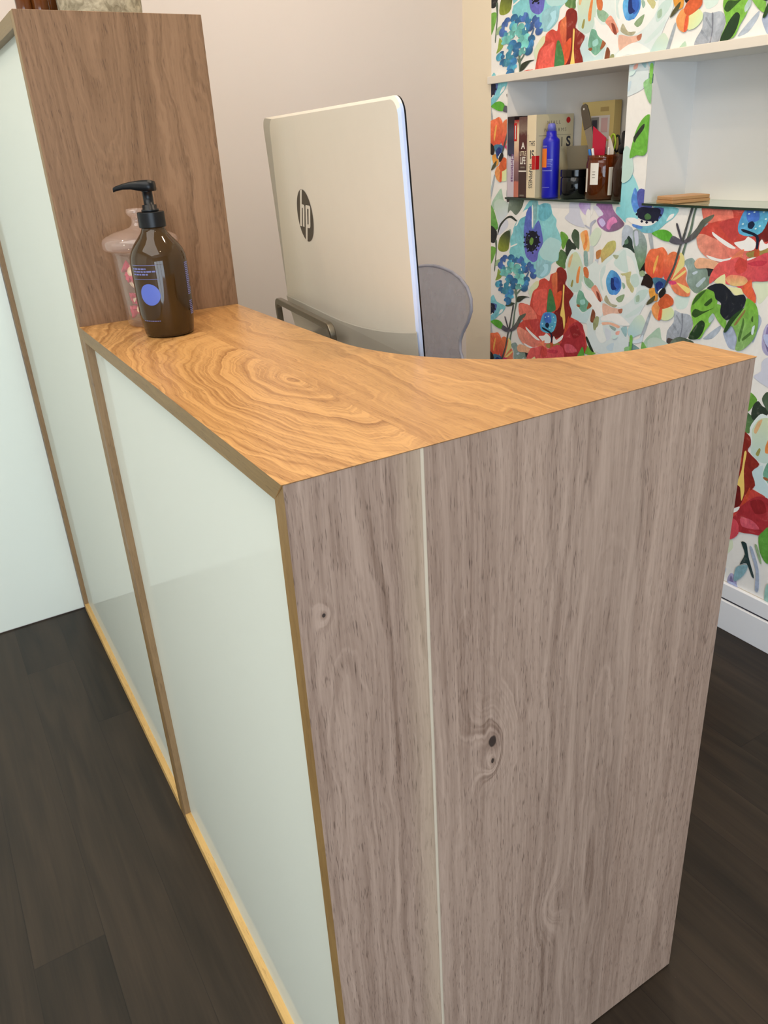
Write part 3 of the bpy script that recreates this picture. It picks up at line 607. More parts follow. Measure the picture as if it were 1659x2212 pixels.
86 162 42 |2013 2179 1966 2200 1917 2203 1879 2189 1863 2162 1885 2144 1935 2148 1980 2164
86 81 86 |1886 2147 1865 2176 1809 2157 1789 2140 1836 2132 1873 2138
92 97 77 84 78 80 1659 2268 1773 2150 |1791 2153 1749 2188 1714 2226 1686 2267 1619 2296 1627 2274 1666 2242 1709 2181 1756 2151 1784 2142
70 66 70 |1851 2234 1840 2239 1804 2166 1809 2152 1827 2183
112 166 46 125 180 60 1679 1870 1600 1714 |1692 1655 1671 1717 1698 1791 1693 1845 1664 1891 1611 1921 1554 1909 1537 1865 1550 1803 1564 1744 1593 1701 1621 1652
120 172 60 |1546 1850 1507 1846 1495 1801 1469 1773 1474 1734 1510 1757 1550 1803
170 185 170 |1579 1770 1556 1802 1546 1775 1571 1747
116 172 50 130 165 90 1336 1869 1346 1662 |1466 1717 1452 1770 1426 1807 1375 1855 1368 1905 1313 1881 1290 1831 1284 1765 1300 1703 1353 1642 1395 1635 1393 1696 1434 1755
28 32 38 |1612 1925 1571 1951 1518 1959 1471 1933 1441 1909 1390 1920 1371 1896 1385 1849 1426 1811 1470 1777 1512 1808 1514 1859 1550 1877 1566 1912
34 58 30 |1697 1644 1659 1719 1623 1754 1598 1738 1608 1688 1638 1649
40 70 30 |1478 1720 1445 1795 1375 1855 1418 1790 1461 1718
50 80 30 |1690 1778 1671 1809 1618 1802 1554 1830 1622 1788 1665 1762
50 80 30 |1617 1840 1578 1878 1569 1861 1599 1833
60 95 35 |1664 1886 1611 1921 1650 1869 1691 1826 1683 1860
70 100 40 |1327 1808 1319 1822 1314 1792 1325 1795
75 110 45 |1388 1697 1377 1764 1373 1805 1363 1775 1375 1681
75 110 45 |1362 1701 1308 1752 1301 1744 1355 1689
140 110 60 |1420 1766 1373 1842 1367 1834 1408 1763
205 212 205 |1315 1764 1301 1776 1304 1730 1315 1732
165 171 181 |1144 566 1127 574 1072 465 1052 339 1074 328 1088 448
132 166 166 |1212 341 1208 412 1165 451 1137 454 1155 387 1200 326
40 58 55 |1199 580 1166 585 1141 510 1091 408 1104 402 1148 468 1188 441 1166 518
92 152 52 |1102 650 1081 695 1050 726 1012 549 1035 520 1079 566
150 170 120 |1115 588 1103 602 1062 517 1069 504
175 178 200 |1247 304 1193 310 1145 254 1214 249
150 185 165 |1016 347 1008 400 978 395 964 257 1000 248
140 186 120 |2151 2937 2099 2949 2090 2832 2129 2878
122 182 72 |2114 3018 2092 3016 2094 2933 2109 2934
186 206 186 |2254 2624 2212 2612 2179 2520 2197 2462 2253 2438 2284 2497
102 166 50 |2212 2566 2205 2623 2181 2701 2147 2754 2104 2782 2056 2761 2060 2664 2105 2582 2161 2582
46 52 38 |2194 2673 2144 2727 2122 2737 2127 2710 2170 2667 2183 2645
200 215 200 |2250 2999 2211 3001 2225 2981 2252 2978
'''
# ------------------------------------------------------------------ dimensions (metres)
H = 1.10            # counter height
WD = .622           # counter depth at the end panel
L1 = .8255          # far end of the counter = near face of the tall unit
YB = 1.887          # back wall
XR = 1.575          # papered wall
TH = 1.5575         # tall unit height
TW = .281           # tall unit depth
T = .022            # board thickness
ZC = 2.62

# ------------------------------------------------------------------ materials
M = {}
M['oak_top'] = oak('oak_counter_top', 0, 1, [.150, .437],
    [(.140, .29, .054, .150, 26.0, 1.0, 1.0), (-.55, .2, .16, 1.1, 34.0, .99, .42), (.95, .2, .12, .9, 34.0, 1.12, .28)],
    (198, 149, 92), (138, 91, 46), (104, 64, 30), rough=.34, spec=.45, pore_k=.55, ring_k=1.0, streak_k=.5, warp=.85)
M['oak_end'] = oak('oak_end_panel', 0, 2, [.1415, .291, .447],
    [(.040, .50, .050, .80, 16.0, .98, .48), (.75, .7, .10, 1.5, 30.0, 1.0, .30), (.40, .36, .060, .75, 16.0, .96, .5), (.98, .5, .14, 1.8, 22.0, 1.07, .26)],
    (177, 152, 136), (120, 96, 82), (76, 57, 48), rough=.46, spec=.42, pore_k=.75, sap=(.1395, .0028), ring_k=.85, streak_k=.75,  # counter oak greyed: cool daylight is put into these colours
    knots=((.2232, .712, .034, .060, .45), (.2228, .682, .012, .024, .2), (.0255, .961, .010, .014, .25), (.3285, .357, .026, .046, -.5)))
M['oak_tall'] = oak('oak_tall_panel', 0, 2, [.160],
    [(.098, 1.78, .042, .36, 20.0, 1.0, .55), (-.30, 1.5, .14, 1.5, 24.0, 1.0, .8)],
    (142, 109, 81), (100, 72, 47), (66, 46, 31), rough=.48, spec=.35, pore_k=.7, ring_k=.7, streak_k=.6)  # same oak darkened, the dim light here is part of the colour
M['oak_edge'] = oak('oak_edge_strip', 1, 2, [], [(-3., .2, .6, 2.5, 30.0, 1.0, .4)], (156, 124, 76), (112, 82, 44), (84, 60, 34), rough=.5)
M['oak_edge_dark'] = oak('oak_edge_upright', 0, 2, [], [(-3., .2, .6, 2.5, 30.0, 1.0, .4)], (152, 122, 86), (108, 82, 54), (82, 60, 40), rough=.5)
M['oak_rail'] = oak('oak_floor_rail', 0, 1, [], [(-3., .2, .6, 2.5, 30.0, 1.0, .4)], (228, 188, 122), (186, 142, 80), (140, 100, 56), rough=.45)  # same oak brightened, light from above painted into the rail
M['oak_under'] = oak('oak_counter_edge', 2, 1, [], [(-3., .2, .6, 2.5, 30.0, 1.0, .4)], (150, 122, 76), (108, 82, 46), (82, 60, 36), rough=.5)
def satin_board(name, c):
    """lacquered board: matt body with a soft mirror that only shows at a glancing look"""
    m, nt, out = new_mat(name); X.nt = nt
    co = objco(); n = noise(co[3], 3.0, 2.0); L = lin(c)
    col = mixc(n, tuple(v * .985 for v in L[:3]) + (1,), L)
    df = nt.nodes.new('ShaderNodeBsdfDiffuse'); plug(df.inputs[0], col)
    gl = nt.nodes.new('ShaderNodeBsdfGlossy'); gl.inputs['Roughness'].default_value = .07
    lw = nt.nodes.new('ShaderNodeLayerWeight'); lw.inputs[0].default_value = .5
    f = mth('POWER', X(lw.outputs['Facing']), 6.0) * .50 + .012
    mx = nt.nodes.new('ShaderNodeMixShader'); nt.links.new(f.s, mx.inputs[0])
    nt.links.new(df.outputs[0], mx.inputs[1]); nt.links.new(gl.outputs[0], mx.inputs[2]); nt.links.new(mx.outputs[0], out.inputs[0])
    return m
M['gloss_white'] = satin_board('gloss_white_board', (221, 224, 213))
M['paint_beige'] = plain('beige_wall_paint', (212, 201, 194), .55, var=.02, scale=2.5, bump=.02, spec=.35)
M['white_panel'] = plain('white_gloss_wall_panel', (228, 233, 224), .18, spec=.35, var=.015, scale=3)
M['paint_white'] = plain('white_wall_paint', (232, 229, 222), .6, var=.02, scale=6, bump=.02)
M['paint_cream'] = plain('cream_wall_paint', (232, 219, 196), .6, var=.02, scale=6, bump=.02)
M['niche'] = plain('niche_lining_paint', (226, 224, 222), .45, var=.02, scale=6)
M['shelf_white'] = plain('white_lacquer_shelf', (226, 219, 208), .35, var=.02, scale=6)
M['skirt'] = plain('white_skirting_gloss', (240, 242, 248), .3, var=.02, scale=6)
M['black_pl'] = plain('black_pump_plastic', (11, 13, 17), .34, var=.3, scale=60, spec=.3)
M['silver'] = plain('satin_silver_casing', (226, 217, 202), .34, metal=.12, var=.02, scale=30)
M['silver_daylit'] = plain('silver_bevel_daylight', (198, 210, 240), .28, metal=.1, var=.02, scale=30)  # near casing edge, bluish daylight painted into the silver
M['chin'] = plain('shaded_casing_chin', (186, 180, 168), .35, metal=.1, var=.03, scale=20)  # casing silver darkened: painted shade for the underside and far facet
M['screen'] = plain('black_screen_glass', (10, 11, 18), .1, var=.2, scale=10)
M['logo'] = plain('dark_bronze_logo', (52, 40, 28), .35, var=.1, scale=40)
M['gunmetal'] = plain('brushed_stand_metal', (120, 112, 98), .35, metal=.85, var=.1, scale=50)
M['grey_lam'] = plain('pale_worktop_laminate', (205, 203, 198), .45, var=.03, scale=10)
M['print'] = plain('lavender_print', (108, 112, 166), .5, var=.05)
M['disc'] = plain('periwinkle_print', (84, 102, 184), .45, var=.03)
M['pink'] = plain('pink_wrapper', (196, 36, 92), .35, var=.12, scale=90)
M['cream'] = plain('cream_wrapper', (252, 238, 212), .35, var=.05, scale=90)
M['ink'] = plain('dark_print', (38, 38, 52), .5)
M['inkgrey'] = plain('grey_print', (120, 112, 100), .6)
M['glassedge'] = plain('green_glass_edge', (16, 48, 38), .12, var=.3, scale=20, coat=.5)
M['glass'] = glassy('clear_jar_glass', (250, 247, 244), .03, 1.55, body=(244, 226, 214), body_f=.07)
M['lidglass'] = glassy('pressed_lid_glass', (246, 240, 236), .05, 1.6, body=(240, 216, 204), body_f=.16)  # pale pink body mixed in as a painted glow on the lid
M['shelfglass'] = glassy('shelf_glass', (214, 230, 222), .03, 1.5)
M['acrylic'] = glassy('smoky_clear_acrylic', (226, 226, 232), .03, 1.5, body=(198, 200, 212), body_f=.32)
M['acrylic_rim'] = glassy('acrylic_rim', (206, 208, 220), .05, 1.5, body=(176, 178, 194), body_f=.6)
M['win'] = glassy('window_glass', (245, 248, 250), .02, 1.45)

def amber(name, base, deep, rough=.06):
    m, nt, out = new_mat(name); X.nt = nt
    x, y, z, co = objco()
    n = noise(comb(x * 25.0, y * 25.0, z * 8.0), 1.0, 3.0)
    col = mixc(n, lin(base), lin(deep))
    b = bsdf(nt, out, col, rough, coat=0.0, spec=.42)
    b.inputs['Transmission Weight'].default_value = .0
    return m
M['amber'] = amber('brown_bottle_glass', (70, 48, 20), (42, 28, 12), .05)
M['amber_mid'] = amber('amber_jar_glass', (112, 62, 22), (64, 32, 12), .1)  # mid brown tone of the small bottles
M['amber_dark'] = amber('dark_amber_glass', (50, 26, 12), (30, 16, 9), .15)
M['amber_thin'] = glassy('see_through_amber', (206, 130, 50), .04, 1.5, body=(110, 56, 18), body_f=.45)
M['black_glass'] = amber('black_jar_glass', (10, 11, 13), (5, 6, 8), .12)
M['blue_pl'] = plain('cobalt_plastic', (22, 24, 176), .35, var=.08, scale=30)
M['blue_cap'] = plain('pale_blue_cap', (104, 108, 196), .35, var=.05)
M['orange_lbl'] = plain('orange_label', (226, 118, 34), .45)
M['white_lbl'] = plain('white_label', (226, 222, 214), .6, var=.04, scale=60)
M['red_lbl'] = plain('red_label', (190, 16, 18), .45)
M['paper'] = plain('book_paper', (222, 210, 184), .8, var=.08, scale=120)
M['card_grey'] = plain('grey_card', (134, 126, 106), .6, var=.04, scale=30)
M['steel'] = plain('dull_steel', (142, 134, 122), .35, metal=.6, var=.06, scale=40)
M['steel_dk'] = plain('dark_handle', (96, 86, 72), .4, metal=.3, var=.06, scale=40)
M['crimson'] = plain('crimson_card', (178, 10, 52), .5, var=.05)
M['yellow_box'] = plain('pale_yellow_carton', (208, 184, 118), .55, var=.04, scale=30)
M['lime'] = plain('lime_plastic', (150, 178, 40), .4)
M['blue_br'] = plain('bright_blue_plastic', (44, 116, 196), .4)
M['white_pl'] = plain('white_plastic', (232, 230, 226), .35, var=.03)
M['wood_blk'] = oak('small_block_wood', 2, 1, [], [(-3., .2, .5, 2.5, 20.0, 1.0, .6)], (206, 160, 112), (160, 112, 68), (120, 80, 50), rough=.5)

def stone():
    m, nt, out = new_mat('rough_stone'); X.nt = nt
    x, y, z, co = objco()
    n = noise(co, 60.0, 5.0, .6, .6); n2 = noise(co, 22.0, 3.0)
    col = mixc(sstep(.3, .7, n), lin((120, 108, 84)), lin((196, 184, 158)))
    col = mixc(n2 * .4, col, lin((150, 142, 122)))
    bsdf(nt, out, col, .8, bump=n, bump_s=.5, bump_d=.004)
    return m
M['stone'] = stone()

def floor_mat():
    m, nt, out = new_mat('dark_timber_boards'); X.nt = nt
    x, y, z, co = objco()
    W = .1275; Lb = 1.45
    bx = (x + .0905) / W
    ix = mth('FLOOR', bx); fx = bx - ix
    off = white(comb(ix, 3.7, 0.0)) * Lb
    for kk, yy in ((0, 1.265), (-1, 1.60), (-2, .627)):
        sel = mth('COMPARE', ix, float(kk)); sel.s.node.inputs[2].default_value = .3
        off = off * (1.0 - sel) + sel * (2 * Lb - yy)
    # two visible butt joints sit where the photo has them
    by = (y + off) / Lb
    iy = mth('FLOOR', by); fy = by - iy
    r1 = white(comb(ix + .31, iy + .77, 0.0)); r2 = white(comb(ix + 9.3, iy + 2.1, 0.0))
    g1 = noise(comb(x * 26.0 + r1 * 40.0, y * 1.6 + r2 * 9.0, r1 * 30.0), 1.0, 4.0, .6, .5)
    g2 = noise(comb(x * 180.0, y * 6.0, r1 * 30.0), 1.0, 3.0, .6)
    g3 = noise(comb(x * 9.0 + r2 * 20.0, y * 1.1, r2 * 12.0), 1.0, 2.0, .5)
    sn = mth('SINE', (g3 * 34.0 + g1 * 4.0)) * .5 + .5
    f = (g1 - .5) * 1.1 + (g2 - .5) * .5 + sn * .22 + r1 * .42 + .08
    f = mth('MAXIMUM', mth('MINIMUM', f, 1.0), 0.0)
    col = mixc(f, lin((32, 27, 22)), lin((66, 54, 43)))
    sx = mth('MINIMUM', fx, 1.0 - fx); sy = mth('MINIMUM', fy, 1.0 - fy)
    seam = mth('MAXIMUM', lstep(0.0, .009, sx, 1.0, 0.0), lstep(0.0, .0012, sy, 1.0, 0.0))
    col = mixc(seam * .6, col, lin((24, 20, 18)))
    speck = sstep(.80, .83, noise(co, 110.0, 1.0))
    col = mixc(speck * .12, col, lin((150, 130, 100)))
    rg = lstep(0.0, 1.0, g2, .30, .46)
    bsdf(nt, out, col, .4, spec=.30, bump=g2 - seam, bump_s=.12, bump_d=.001, rough_in=rg)
    return m
M['floor'] = floor_mat()

def paper_mat():
    """printed wallpaper: the ink colours live in the mesh, watery pigment and paper tooth come from noise"""
    m, nt, out = new_mat('watercolour_wallpaper'); X.nt = nt
    at = nt.nodes.new('ShaderNodeAttribute'); at.attribute_name = 'ink'
    x, y, z, co = objco()
    n1 = noise(comb(0.0, y * 34.0, z * 34.0), 1.0, 4.0, .6, 1.2)
    n2 = noise(comb(3.0, y * 150.0, z * 60.0), 1.0, 3.0, .6, .4)
    ink = X(at.outputs['Color'])
    lum = nt.nodes.new('ShaderNodeRGBToBW'); plug(lum.inputs[0], ink); L = X(lum.outputs[0])
    # the watery variation acts on the pigment only, the bare paper stays even
    amt = sstep(.70, .45, L)
    mul = lstep(.25, .75, n1, .72, 1.22) * lstep(.25, .75, n2, .9, 1.1)
    k = mth('MULTIPLY', amt, 1.0)
    k = mth('MAXIMUM', k, .12)
    fac = (mul - 1.0) * k + 1.0
    col = mixc(1.0, ink, comb(fac, fac, fac), 'MULTIPLY')
    col = mixc(sstep(.58, .85, n1) * k * .22, col, lin((232, 222, 205)))
    hs = nt.nodes.new('ShaderNodeHueSaturation'); hs.inputs['Saturation'].default_value = .97
    plug(hs.inputs['Color'], col)
    bsdf(nt, out, X(hs.outputs[0]), .55, spec=.3)
    return m
M['paper_wall'] = paper_mat()

# ------------------------------------------------------------------ the room
FX0, FY0 = -2.6, -3.2
bm = bmesh.new(); box(bm, (FX0, FY0, -.05), (XR + .25, YB + .1, 0)); struct(bm_obj('floor', bm, M['floor']))
bm = bmesh.new(); box(bm, (FX0, FY0, ZC), (XR + .25, YB + .1, ZC + .05)); struct(bm_obj('ceiling', bm, M['paint_white']))
bm = bmesh.new(); box(bm, (FX0, YB, 0), (XR + .25, YB + .1, ZC)); struct(bm_obj('wall_back', bm, M['paint_beige']))
bm = bmesh.new(); box(bm, (FX0 - .1, FY0, 0), (FX0, YB + .1, ZC)); struct(bm_obj('wall_left', bm, M['paint_white']))
bm = bmesh.new(); box(bm, (FX0, YB - .004, .004), (-.0012, YB, ZC)); struct(bm_obj('trim_3', bm, M['white_panel']))
# street side wall with a shop window (behind the camera)
WX0, WX1, WZ0, WZ1 = -2.4, .2, .12, 2.0
bm = bmesh.new()
box(bm, (FX0, FY0 - .12, 0), (WX0, FY0, ZC)); box(bm, (WX1, FY0 - .12, 0), (XR + .25, FY0, ZC))
box(bm, (WX0, FY0 - .12, 0), (WX1, FY0, WZ0)); box(bm, (WX0, FY0 - .12, WZ1), (WX1, FY0, ZC))
struct(bm_obj('wall_front', bm, M['paint_white']))
win = D.objects.new('window_1', None); C.objects.link(win); struct(win)
bm = bmesh.new()
for xx in (WX0, WX0 + .867, WX0 + 1.733, WX1 - .05): box(bm, (xx, FY0 - .08, WZ0), (xx + .05, FY0 - .02, WZ1))
for zz in (WZ0, 1.30, WZ1 - .05): box(bm, (WX0, FY0 - .08, zz), (WX1, FY0 - .02, zz + .05))
bm_obj('window_frame', bm, M['white_pl'], win)
bm = bmesh.new(); box(bm, (WX0, FY0 - .055, WZ0), (WX1, FY0 - .05, WZ1)); bm_obj('pane', bm, M['win'], win)

# right wall with two recessed niches
NZ0, NZ1, ND = 1.1655, 1.515, .165
NICHES = [(1.131, 1.645), (.535, 1.045)]
YP = 1.7305         # where the paper stops and the plain cream strip begins
def quad(bm, pts, mi=0):
    f = bm.faces.new([bm.verts.new(p) for p in pts]); f.material_index = mi; return f
bm = bmesh.new()
def wq(y0, y1, z0, z1, mi=0): quad(bm, [(XR, y0, z0), (XR, y0, z1), (XR, y1, z1), (XR, y1, z0)], mi)
wq(FY0, YB, 0, NZ0); wq(FY0, YB, NZ1, ZC)
wq(FY0, .535, NZ0, NZ1); wq(1.045, 1.131, NZ0, NZ1); wq(1.645, YB, NZ0, NZ1)
box(bm, (XR + ND + .01, FY0, 0), (XR + .25, YB, ZC))
wr = mesh_obj('wall_right', D.meshes.new('wall_right'), M['paint_cream']); bm.to_mesh(wr.data); bm.free(); struct(wr)
for y0, y1 in NICHES:
    bm = bmesh.new(); xb = XR + ND
    quad(bm, [(xb, y0, NZ0), (xb, y0, NZ1), (xb, y1, NZ1), (xb, y1, NZ0)])
    for yy in (y0, y1): quad(bm, [(XR, yy, NZ0), (xb, yy, NZ0), (xb, yy, NZ1), (XR, yy, NZ1)])
    for zz in (NZ0, NZ1): quad(bm, [(XR, y0, zz), (xb, y0, zz), (xb, y1, zz), (XR, y1, zz)])
    bm_obj('niche_lining', bm, M['niche'], wr)

# printed paper: traced petals and leaves, repeated with the paper's half-drop
def tri_fill(pts):
    return tessellate_polygon([[Vector((a, b, 0)) for a, b in pts]])
def smooth_loop(p, n=3):
    o = []; N = len(p)
    for i in range(N):
        a, b, c, d = p[i - 1], p[i], p[(i + 1) % N], p[(i + 2) % N]
        for k in range(n):
            t = k / n; t2 = t * t; t3 = t2 * t
            o.append(tuple(.5 * (2 * b[j] + (c[j] - a[j]) * t * .8 + (2 * a[j] - 5 * b[j] + 4 * c[j] - d[j]) * t2 * .8 + (3 * b[j] - a[j] - 3 * c[j] + d[j]) * t3 * .8
                              + .4 * 0) if False else
                           b[j] * (2 * t3 - 3 * t2 + 1) + c[j] * (3 * t2 - 2 * t3) + (t3 - 2 * t2 + t) * (c[j] - a[j]) * .42 + (t3 - t2) * (d[j] - b[j]) * .42 for j in (0, 1)))
    return o
def clip(poly, ax, val, keep_less):
    o = []
    for i in range(len(poly)):
        a, b = poly[i - 1], poly[i]
        ia = (a[ax] <= val) == keep_less; ib = (b[ax] <= val) == keep_less
        if ia != ib:
            t = (val - a[ax]) / (b[ax] - a[ax]); o.append((a[0] + t * (b[0] - a[0]), a[1] + t * (b[1] - a[1])))
        if ib: o.append(b)
    return o
YE = -.75
REG = [(YE, YP, .148, NZ0), (YE, YP, NZ1, 2.45), (1.645, YP, NZ0, NZ1), (1.045, 1.131, NZ0, NZ1), (YE, .535, NZ0, NZ1)]
CREAM = lin((229, 218, 200))
def albedo(h):
    c = lin([float(v) for v in h])
    return [min(.9, max(.004, c[i] / CREAM[i] * (.87, .86, .84)[i])) for i in range(3)]
V, F, COL = [], [], []
def emit(poly, x, fn):
    i0 = len(V)
    for q in poly: V.append((x, q[0], q[1])); COL.append((*fn(q), 1))
    F.append(list(range(i0, i0 + len(poly))))
base = (.87, .86, .84)
for (a, b, c, d) in REG: emit([(a, c), (a, d), (b, d), (b, c)], XR - .0006, lambda q: base)
for li, row in enumerate(PETALS.strip().split('\n')):
    hd, pp = row.split('|'); hd = hd.split(); pp = [int(v) / 2000 for v in pp.split()]
    pts = smooth_loop(list(zip(pp[0::2], pp[1::2])))
    c1 = albedo(hd[0:3])
    if len(hd) > 3:
        c2 = albedo(hd[3:6]); ga = [int(v) / 2000 for v in hd[6:]]
    tris = tri_fill(pts)
    xs = [q[0] for q in pts]; zs = [q[1] for q in pts]
    for i in range(-3, 4):
        for j in range(-2, 5):
            oy, oz = -.7225 * i, -.356 * i + .716 * j - (0 if i >= 0 else 0)
            oz = -.356 * (i % 2) + .716 * j
            if max(xs) + oy < YE or min(xs) + oy > YP or max(zs) + oz < .148 or min(zs) + oz > 2.45: continue
            def fn(q):
                if len(hd) == 3: return c1
                ax, ay, bx_, by_ = ga[0] + oy, ga[1] + oz, ga[2] + oy, ga[3] + oz
                dx, dy = bx_ - ax, by_ - ay
                t = ((q[0] - ax) * dx + (q[1] - ay) * dy) / (dx * dx + dy * dy + 1e-12); t = min(1, max(0, t))
                return [c1[k] + (c2[k] - c1[k]) * t for k in range(3)]
            x = XR - .0008 - li * 9e-6
            for (a, b, c, d) in REG:
                if max(xs) + oy < a or min(xs) + oy > b or max(zs) + oz < c or min(zs) + oz > d: continue
                inside = min(xs) + oy >= a and max(xs) + oy <= b and min(zs) + oz >= c and max(zs) + oz <= d
                for t3 in tris:
                    tri = [(pts[k][0] + oy, pts[k][1] + oz) for k in t3]
                    if not inside:
                        for ax_, vv, kl in ((0, a, False), (0, b, True), (1, c, False), (1, d, True)):
                            tri = clip(tri, ax_, vv, kl)
                            if len(tri) < 3: break
                    if len(tri) >= 3: emit(tri, x, fn)
me = D.meshes.new('wallpaper'); me.from_pydata(V, [], F)
ca = me.color_attributes.new('ink', 'FLOAT_COLOR', 'POINT')
ca.data.foreach_set('color', [v for c in COL for v in c])
wp = mesh_obj('wallpaper', me, M['paper_wall'], wr)

bm = bmesh.new()
box(bm, (XR - .018, FY0, 0), (XR, YB, .094)); 
sk = struct(bm_obj('baseboard_right', bm, M['skirt'], bevel=.002))
bm = bmesh.new(); box(bm, (XR - .013, FY0, .099), (XR, YB, .147)); struct(bm_obj('trim_1', bm, M['skirt'], bevel=.003))
bm = bmesh.new(); box(bm, (XR - .010, FY0, .094), (XR, YB, .099)); struct(bm_obj('trim_2', bm, M['ink']))
bm = bmesh.new(); box(bm, (TW + .01, YB - .016, 0), (XR - .019, YB, .094)); struct(bm_obj('baseboard_back', bm, M['skirt'], bevel=.002))

# long white shelf board over the niches and the two glass plates in them
bm = bmesh.new(); box(bm, (XR - .013, -.60, NZ1), (XR, 1.737, NZ1 + .0225))
o = bm_obj('wall_shelf', bm, M['shelf_white'], bevel=.0015)
tag(o, 'long white shelf board running across the floral wall above both niches', 'shelf')
for (y0, y1), lb in zip(NICHES, ('green-edged glass shelf under the books and bottles in the left niche', 'green-edged glass shelf under the small wooden block in the right niche')):
    t = thing('glass_shelf', lb, 'shelf', (XR, (y0 + y1) / 2, NZ0), group='glass shelves in the wall niches')
    w = (y1 - y0) / 2 - .0006
    bm = bmesh.new(); box(bm, (-.0055, -w, -.0035), (ND - .001, w, .0025)); bm_obj('glass_plate', bm, M['shelfglass'], t)
    bm = bmesh.new(); box(bm, (-.0095, -w, -.0035), (-.0056, w, .0025)); e = bm_obj('front_edge', bm, M['glassedge'], t); e['label'] = 'dark green polished edge'
GZ = NZ0 + .0025

# ------------------------------------------------------------------ reception desk
desk = thing('reception_desk', 'oak reception counter with white gloss front and a waterfall oak end panel', 'desk', (0, 0, 0))
# counter top outline: straight front, scooped inner edge
XI, YA, YI = .279, .43, .109
cx, ry = WD - .004, YA - YI
pts = [(0, 0), (WD, 0), (WD, YI - .002)]
for k in range(0, 33):
    t = PI / 2 * k / 32
    pts.append((cx - (cx - XI) * math.sin(t), YA - ry * math.cos(t)))
pts += [(XI, .6), (XI, L1 - .0006), (0, L1 - .0006)]
top = [(x, y, H) for x, y in pts]
bot = [(x, (T if y == 0 else y), H - T) for x, y in pts]
bm = bmesh.new(); prism(bm, top, bot)
bmesh.ops.triangulate(bm, faces=[f for f in bm.faces if len(f.verts) > 4])
for f in bm.faces:
    cxm = f.calc_center_median()
    if cxm.x < .0005: f.material_index = 1
bm_obj('countertop', bm, [M['oak_top'], M['oak_under']], desk, bevel=.0011, seg=2, wsel=lambda p, q: p.z > H - .001 and q.z > H - .001 and (p.x + q.x) > .02 and (p.y + q.y) > .001)
bm = bmesh.new()
prism(bm, [(0, 0, .003), (0, T, .003), (0, T, H - T), (0, 0, H)], [(WD, 0, .003), (WD, T, .003), (WD, T, H - T), (WD, 0, H)])
for f in bm.faces:
    if f.calc_center_median().x < .0005: f.material_index = 1
bm_obj('end_panel', bm, [M['oak_end'], M['oak_edge']], desk, bevel=.0026, seg=4, wsel=lambda p, q: max(p.y, q.y) < .001 and (min(p.z, q.z) > H - .001 or min(p.x, q.x) > WD - .001))
bm = bmesh.new(); box(bm, (0, L1 - T, 0), (TW, L1 - .0006, H - T)); bm_obj('end_post', bm, M['oak_edge_dark'], desk, bevel=.0008)
bm = bmesh.new(); box(bm, (.0125, T, .02), (.03, L1 - T, H - T)); f = bm_obj('front_panel', bm, M['gloss_white'], desk); f['label'] = 'white gloss front panel'
bm = bmesh.new(); box(bm, (0, T, 0), (.05, L1 - T, .024)); f = bm_obj('base_rail', bm, M['oak_rail'], desk, bevel=.0006); f['label'] = 'oak floor rail with painted brightness'

# tall unit beyond it
tall = thing('tall_cabinet', 'tall oak cabinet with white gloss front at the far end of the counter', 'cabinet', (0, 0, 0))
bm = bmesh.new(); box(bm, (0, L1, 0), (TW, L1 + T, TH - .0005))
for f in bm.faces:
    if f.calc_center_median().x < .0005: f.material_index = 1
bm_obj('side_panel', bm, [M['oak_tall'], M['oak_edge']], tall, bevel=.0008)
bm = bmesh.new(); box(bm, (0, L1 + T, TH - T), (TW, YB - .005, TH)); bm_obj('top_panel', bm, M['oak_under'], tall, bevel=.0008)
bm = bmesh.new(); box(bm, (.0125, L1 + T, .02), (.03, YB - T - .005, TH - T)); f = bm_obj('front_panel', bm, M['gloss_white'], tall); f['label'] = 'white gloss front panel'
bm = bmesh.new(); box(bm, (0, YB - T - .005, 0), (TW, YB - .005, TH - T)); bm_obj('end_post', bm, M['oak_edge_dark'], tall)
bm = bmesh.new(); box(bm, (0, L1 + T, 0), (.05, YB - T - .005, .024)); f = bm_obj('base_rail', bm, M['oak_rail'], tall, bevel=.0006); f['label'] = 'oak floor rail with painted brightness'
bm = bmesh.new(); box(bm, (TW - .018, L1 + T, .0), (TW, YB - T - .005, TH - T)); bm_obj('back_panel', bm, M['gloss_white'], tall)

# staff side worktop behind the counter
WZ = .925
wt = thing('worktop', 'pale grey worktop under the monitor behind the oak counter', 'desk', (0, 0, 0))
o2 = [(.031, T + .001), (WD - .01, T + .001), (WD - .01, 1.30), (TW + .001, 1.30), (TW + .001, L1 - T - .001), (.031, L1 - T - .001)]
bm = bmesh.new(); prism(bm, [(x, y, WZ) for x, y in o2], [(x, y, WZ - .025) for x, y in o2]); bm_obj('top_board', bm, M['grey_lam'], wt, bevel=.001)
bm = bmesh.new(); box(bm, (TW + .002, 1.275, 0), (WD - .012, 1.30, WZ - .025)); bm_obj('leg_panel', bm, M['grey_lam'], wt)

# ------------------------------------------------------------------ monitor
TM = math.radians(7)
mon = thing('computer_monitor', 'silver all-in-one computer seen from behind, standing behind the oak counter', 'computer', (.3685, .342, WZ + .0012), -TM)
mon.rotation_euler = (0, math.radians(-2.9), -TM)
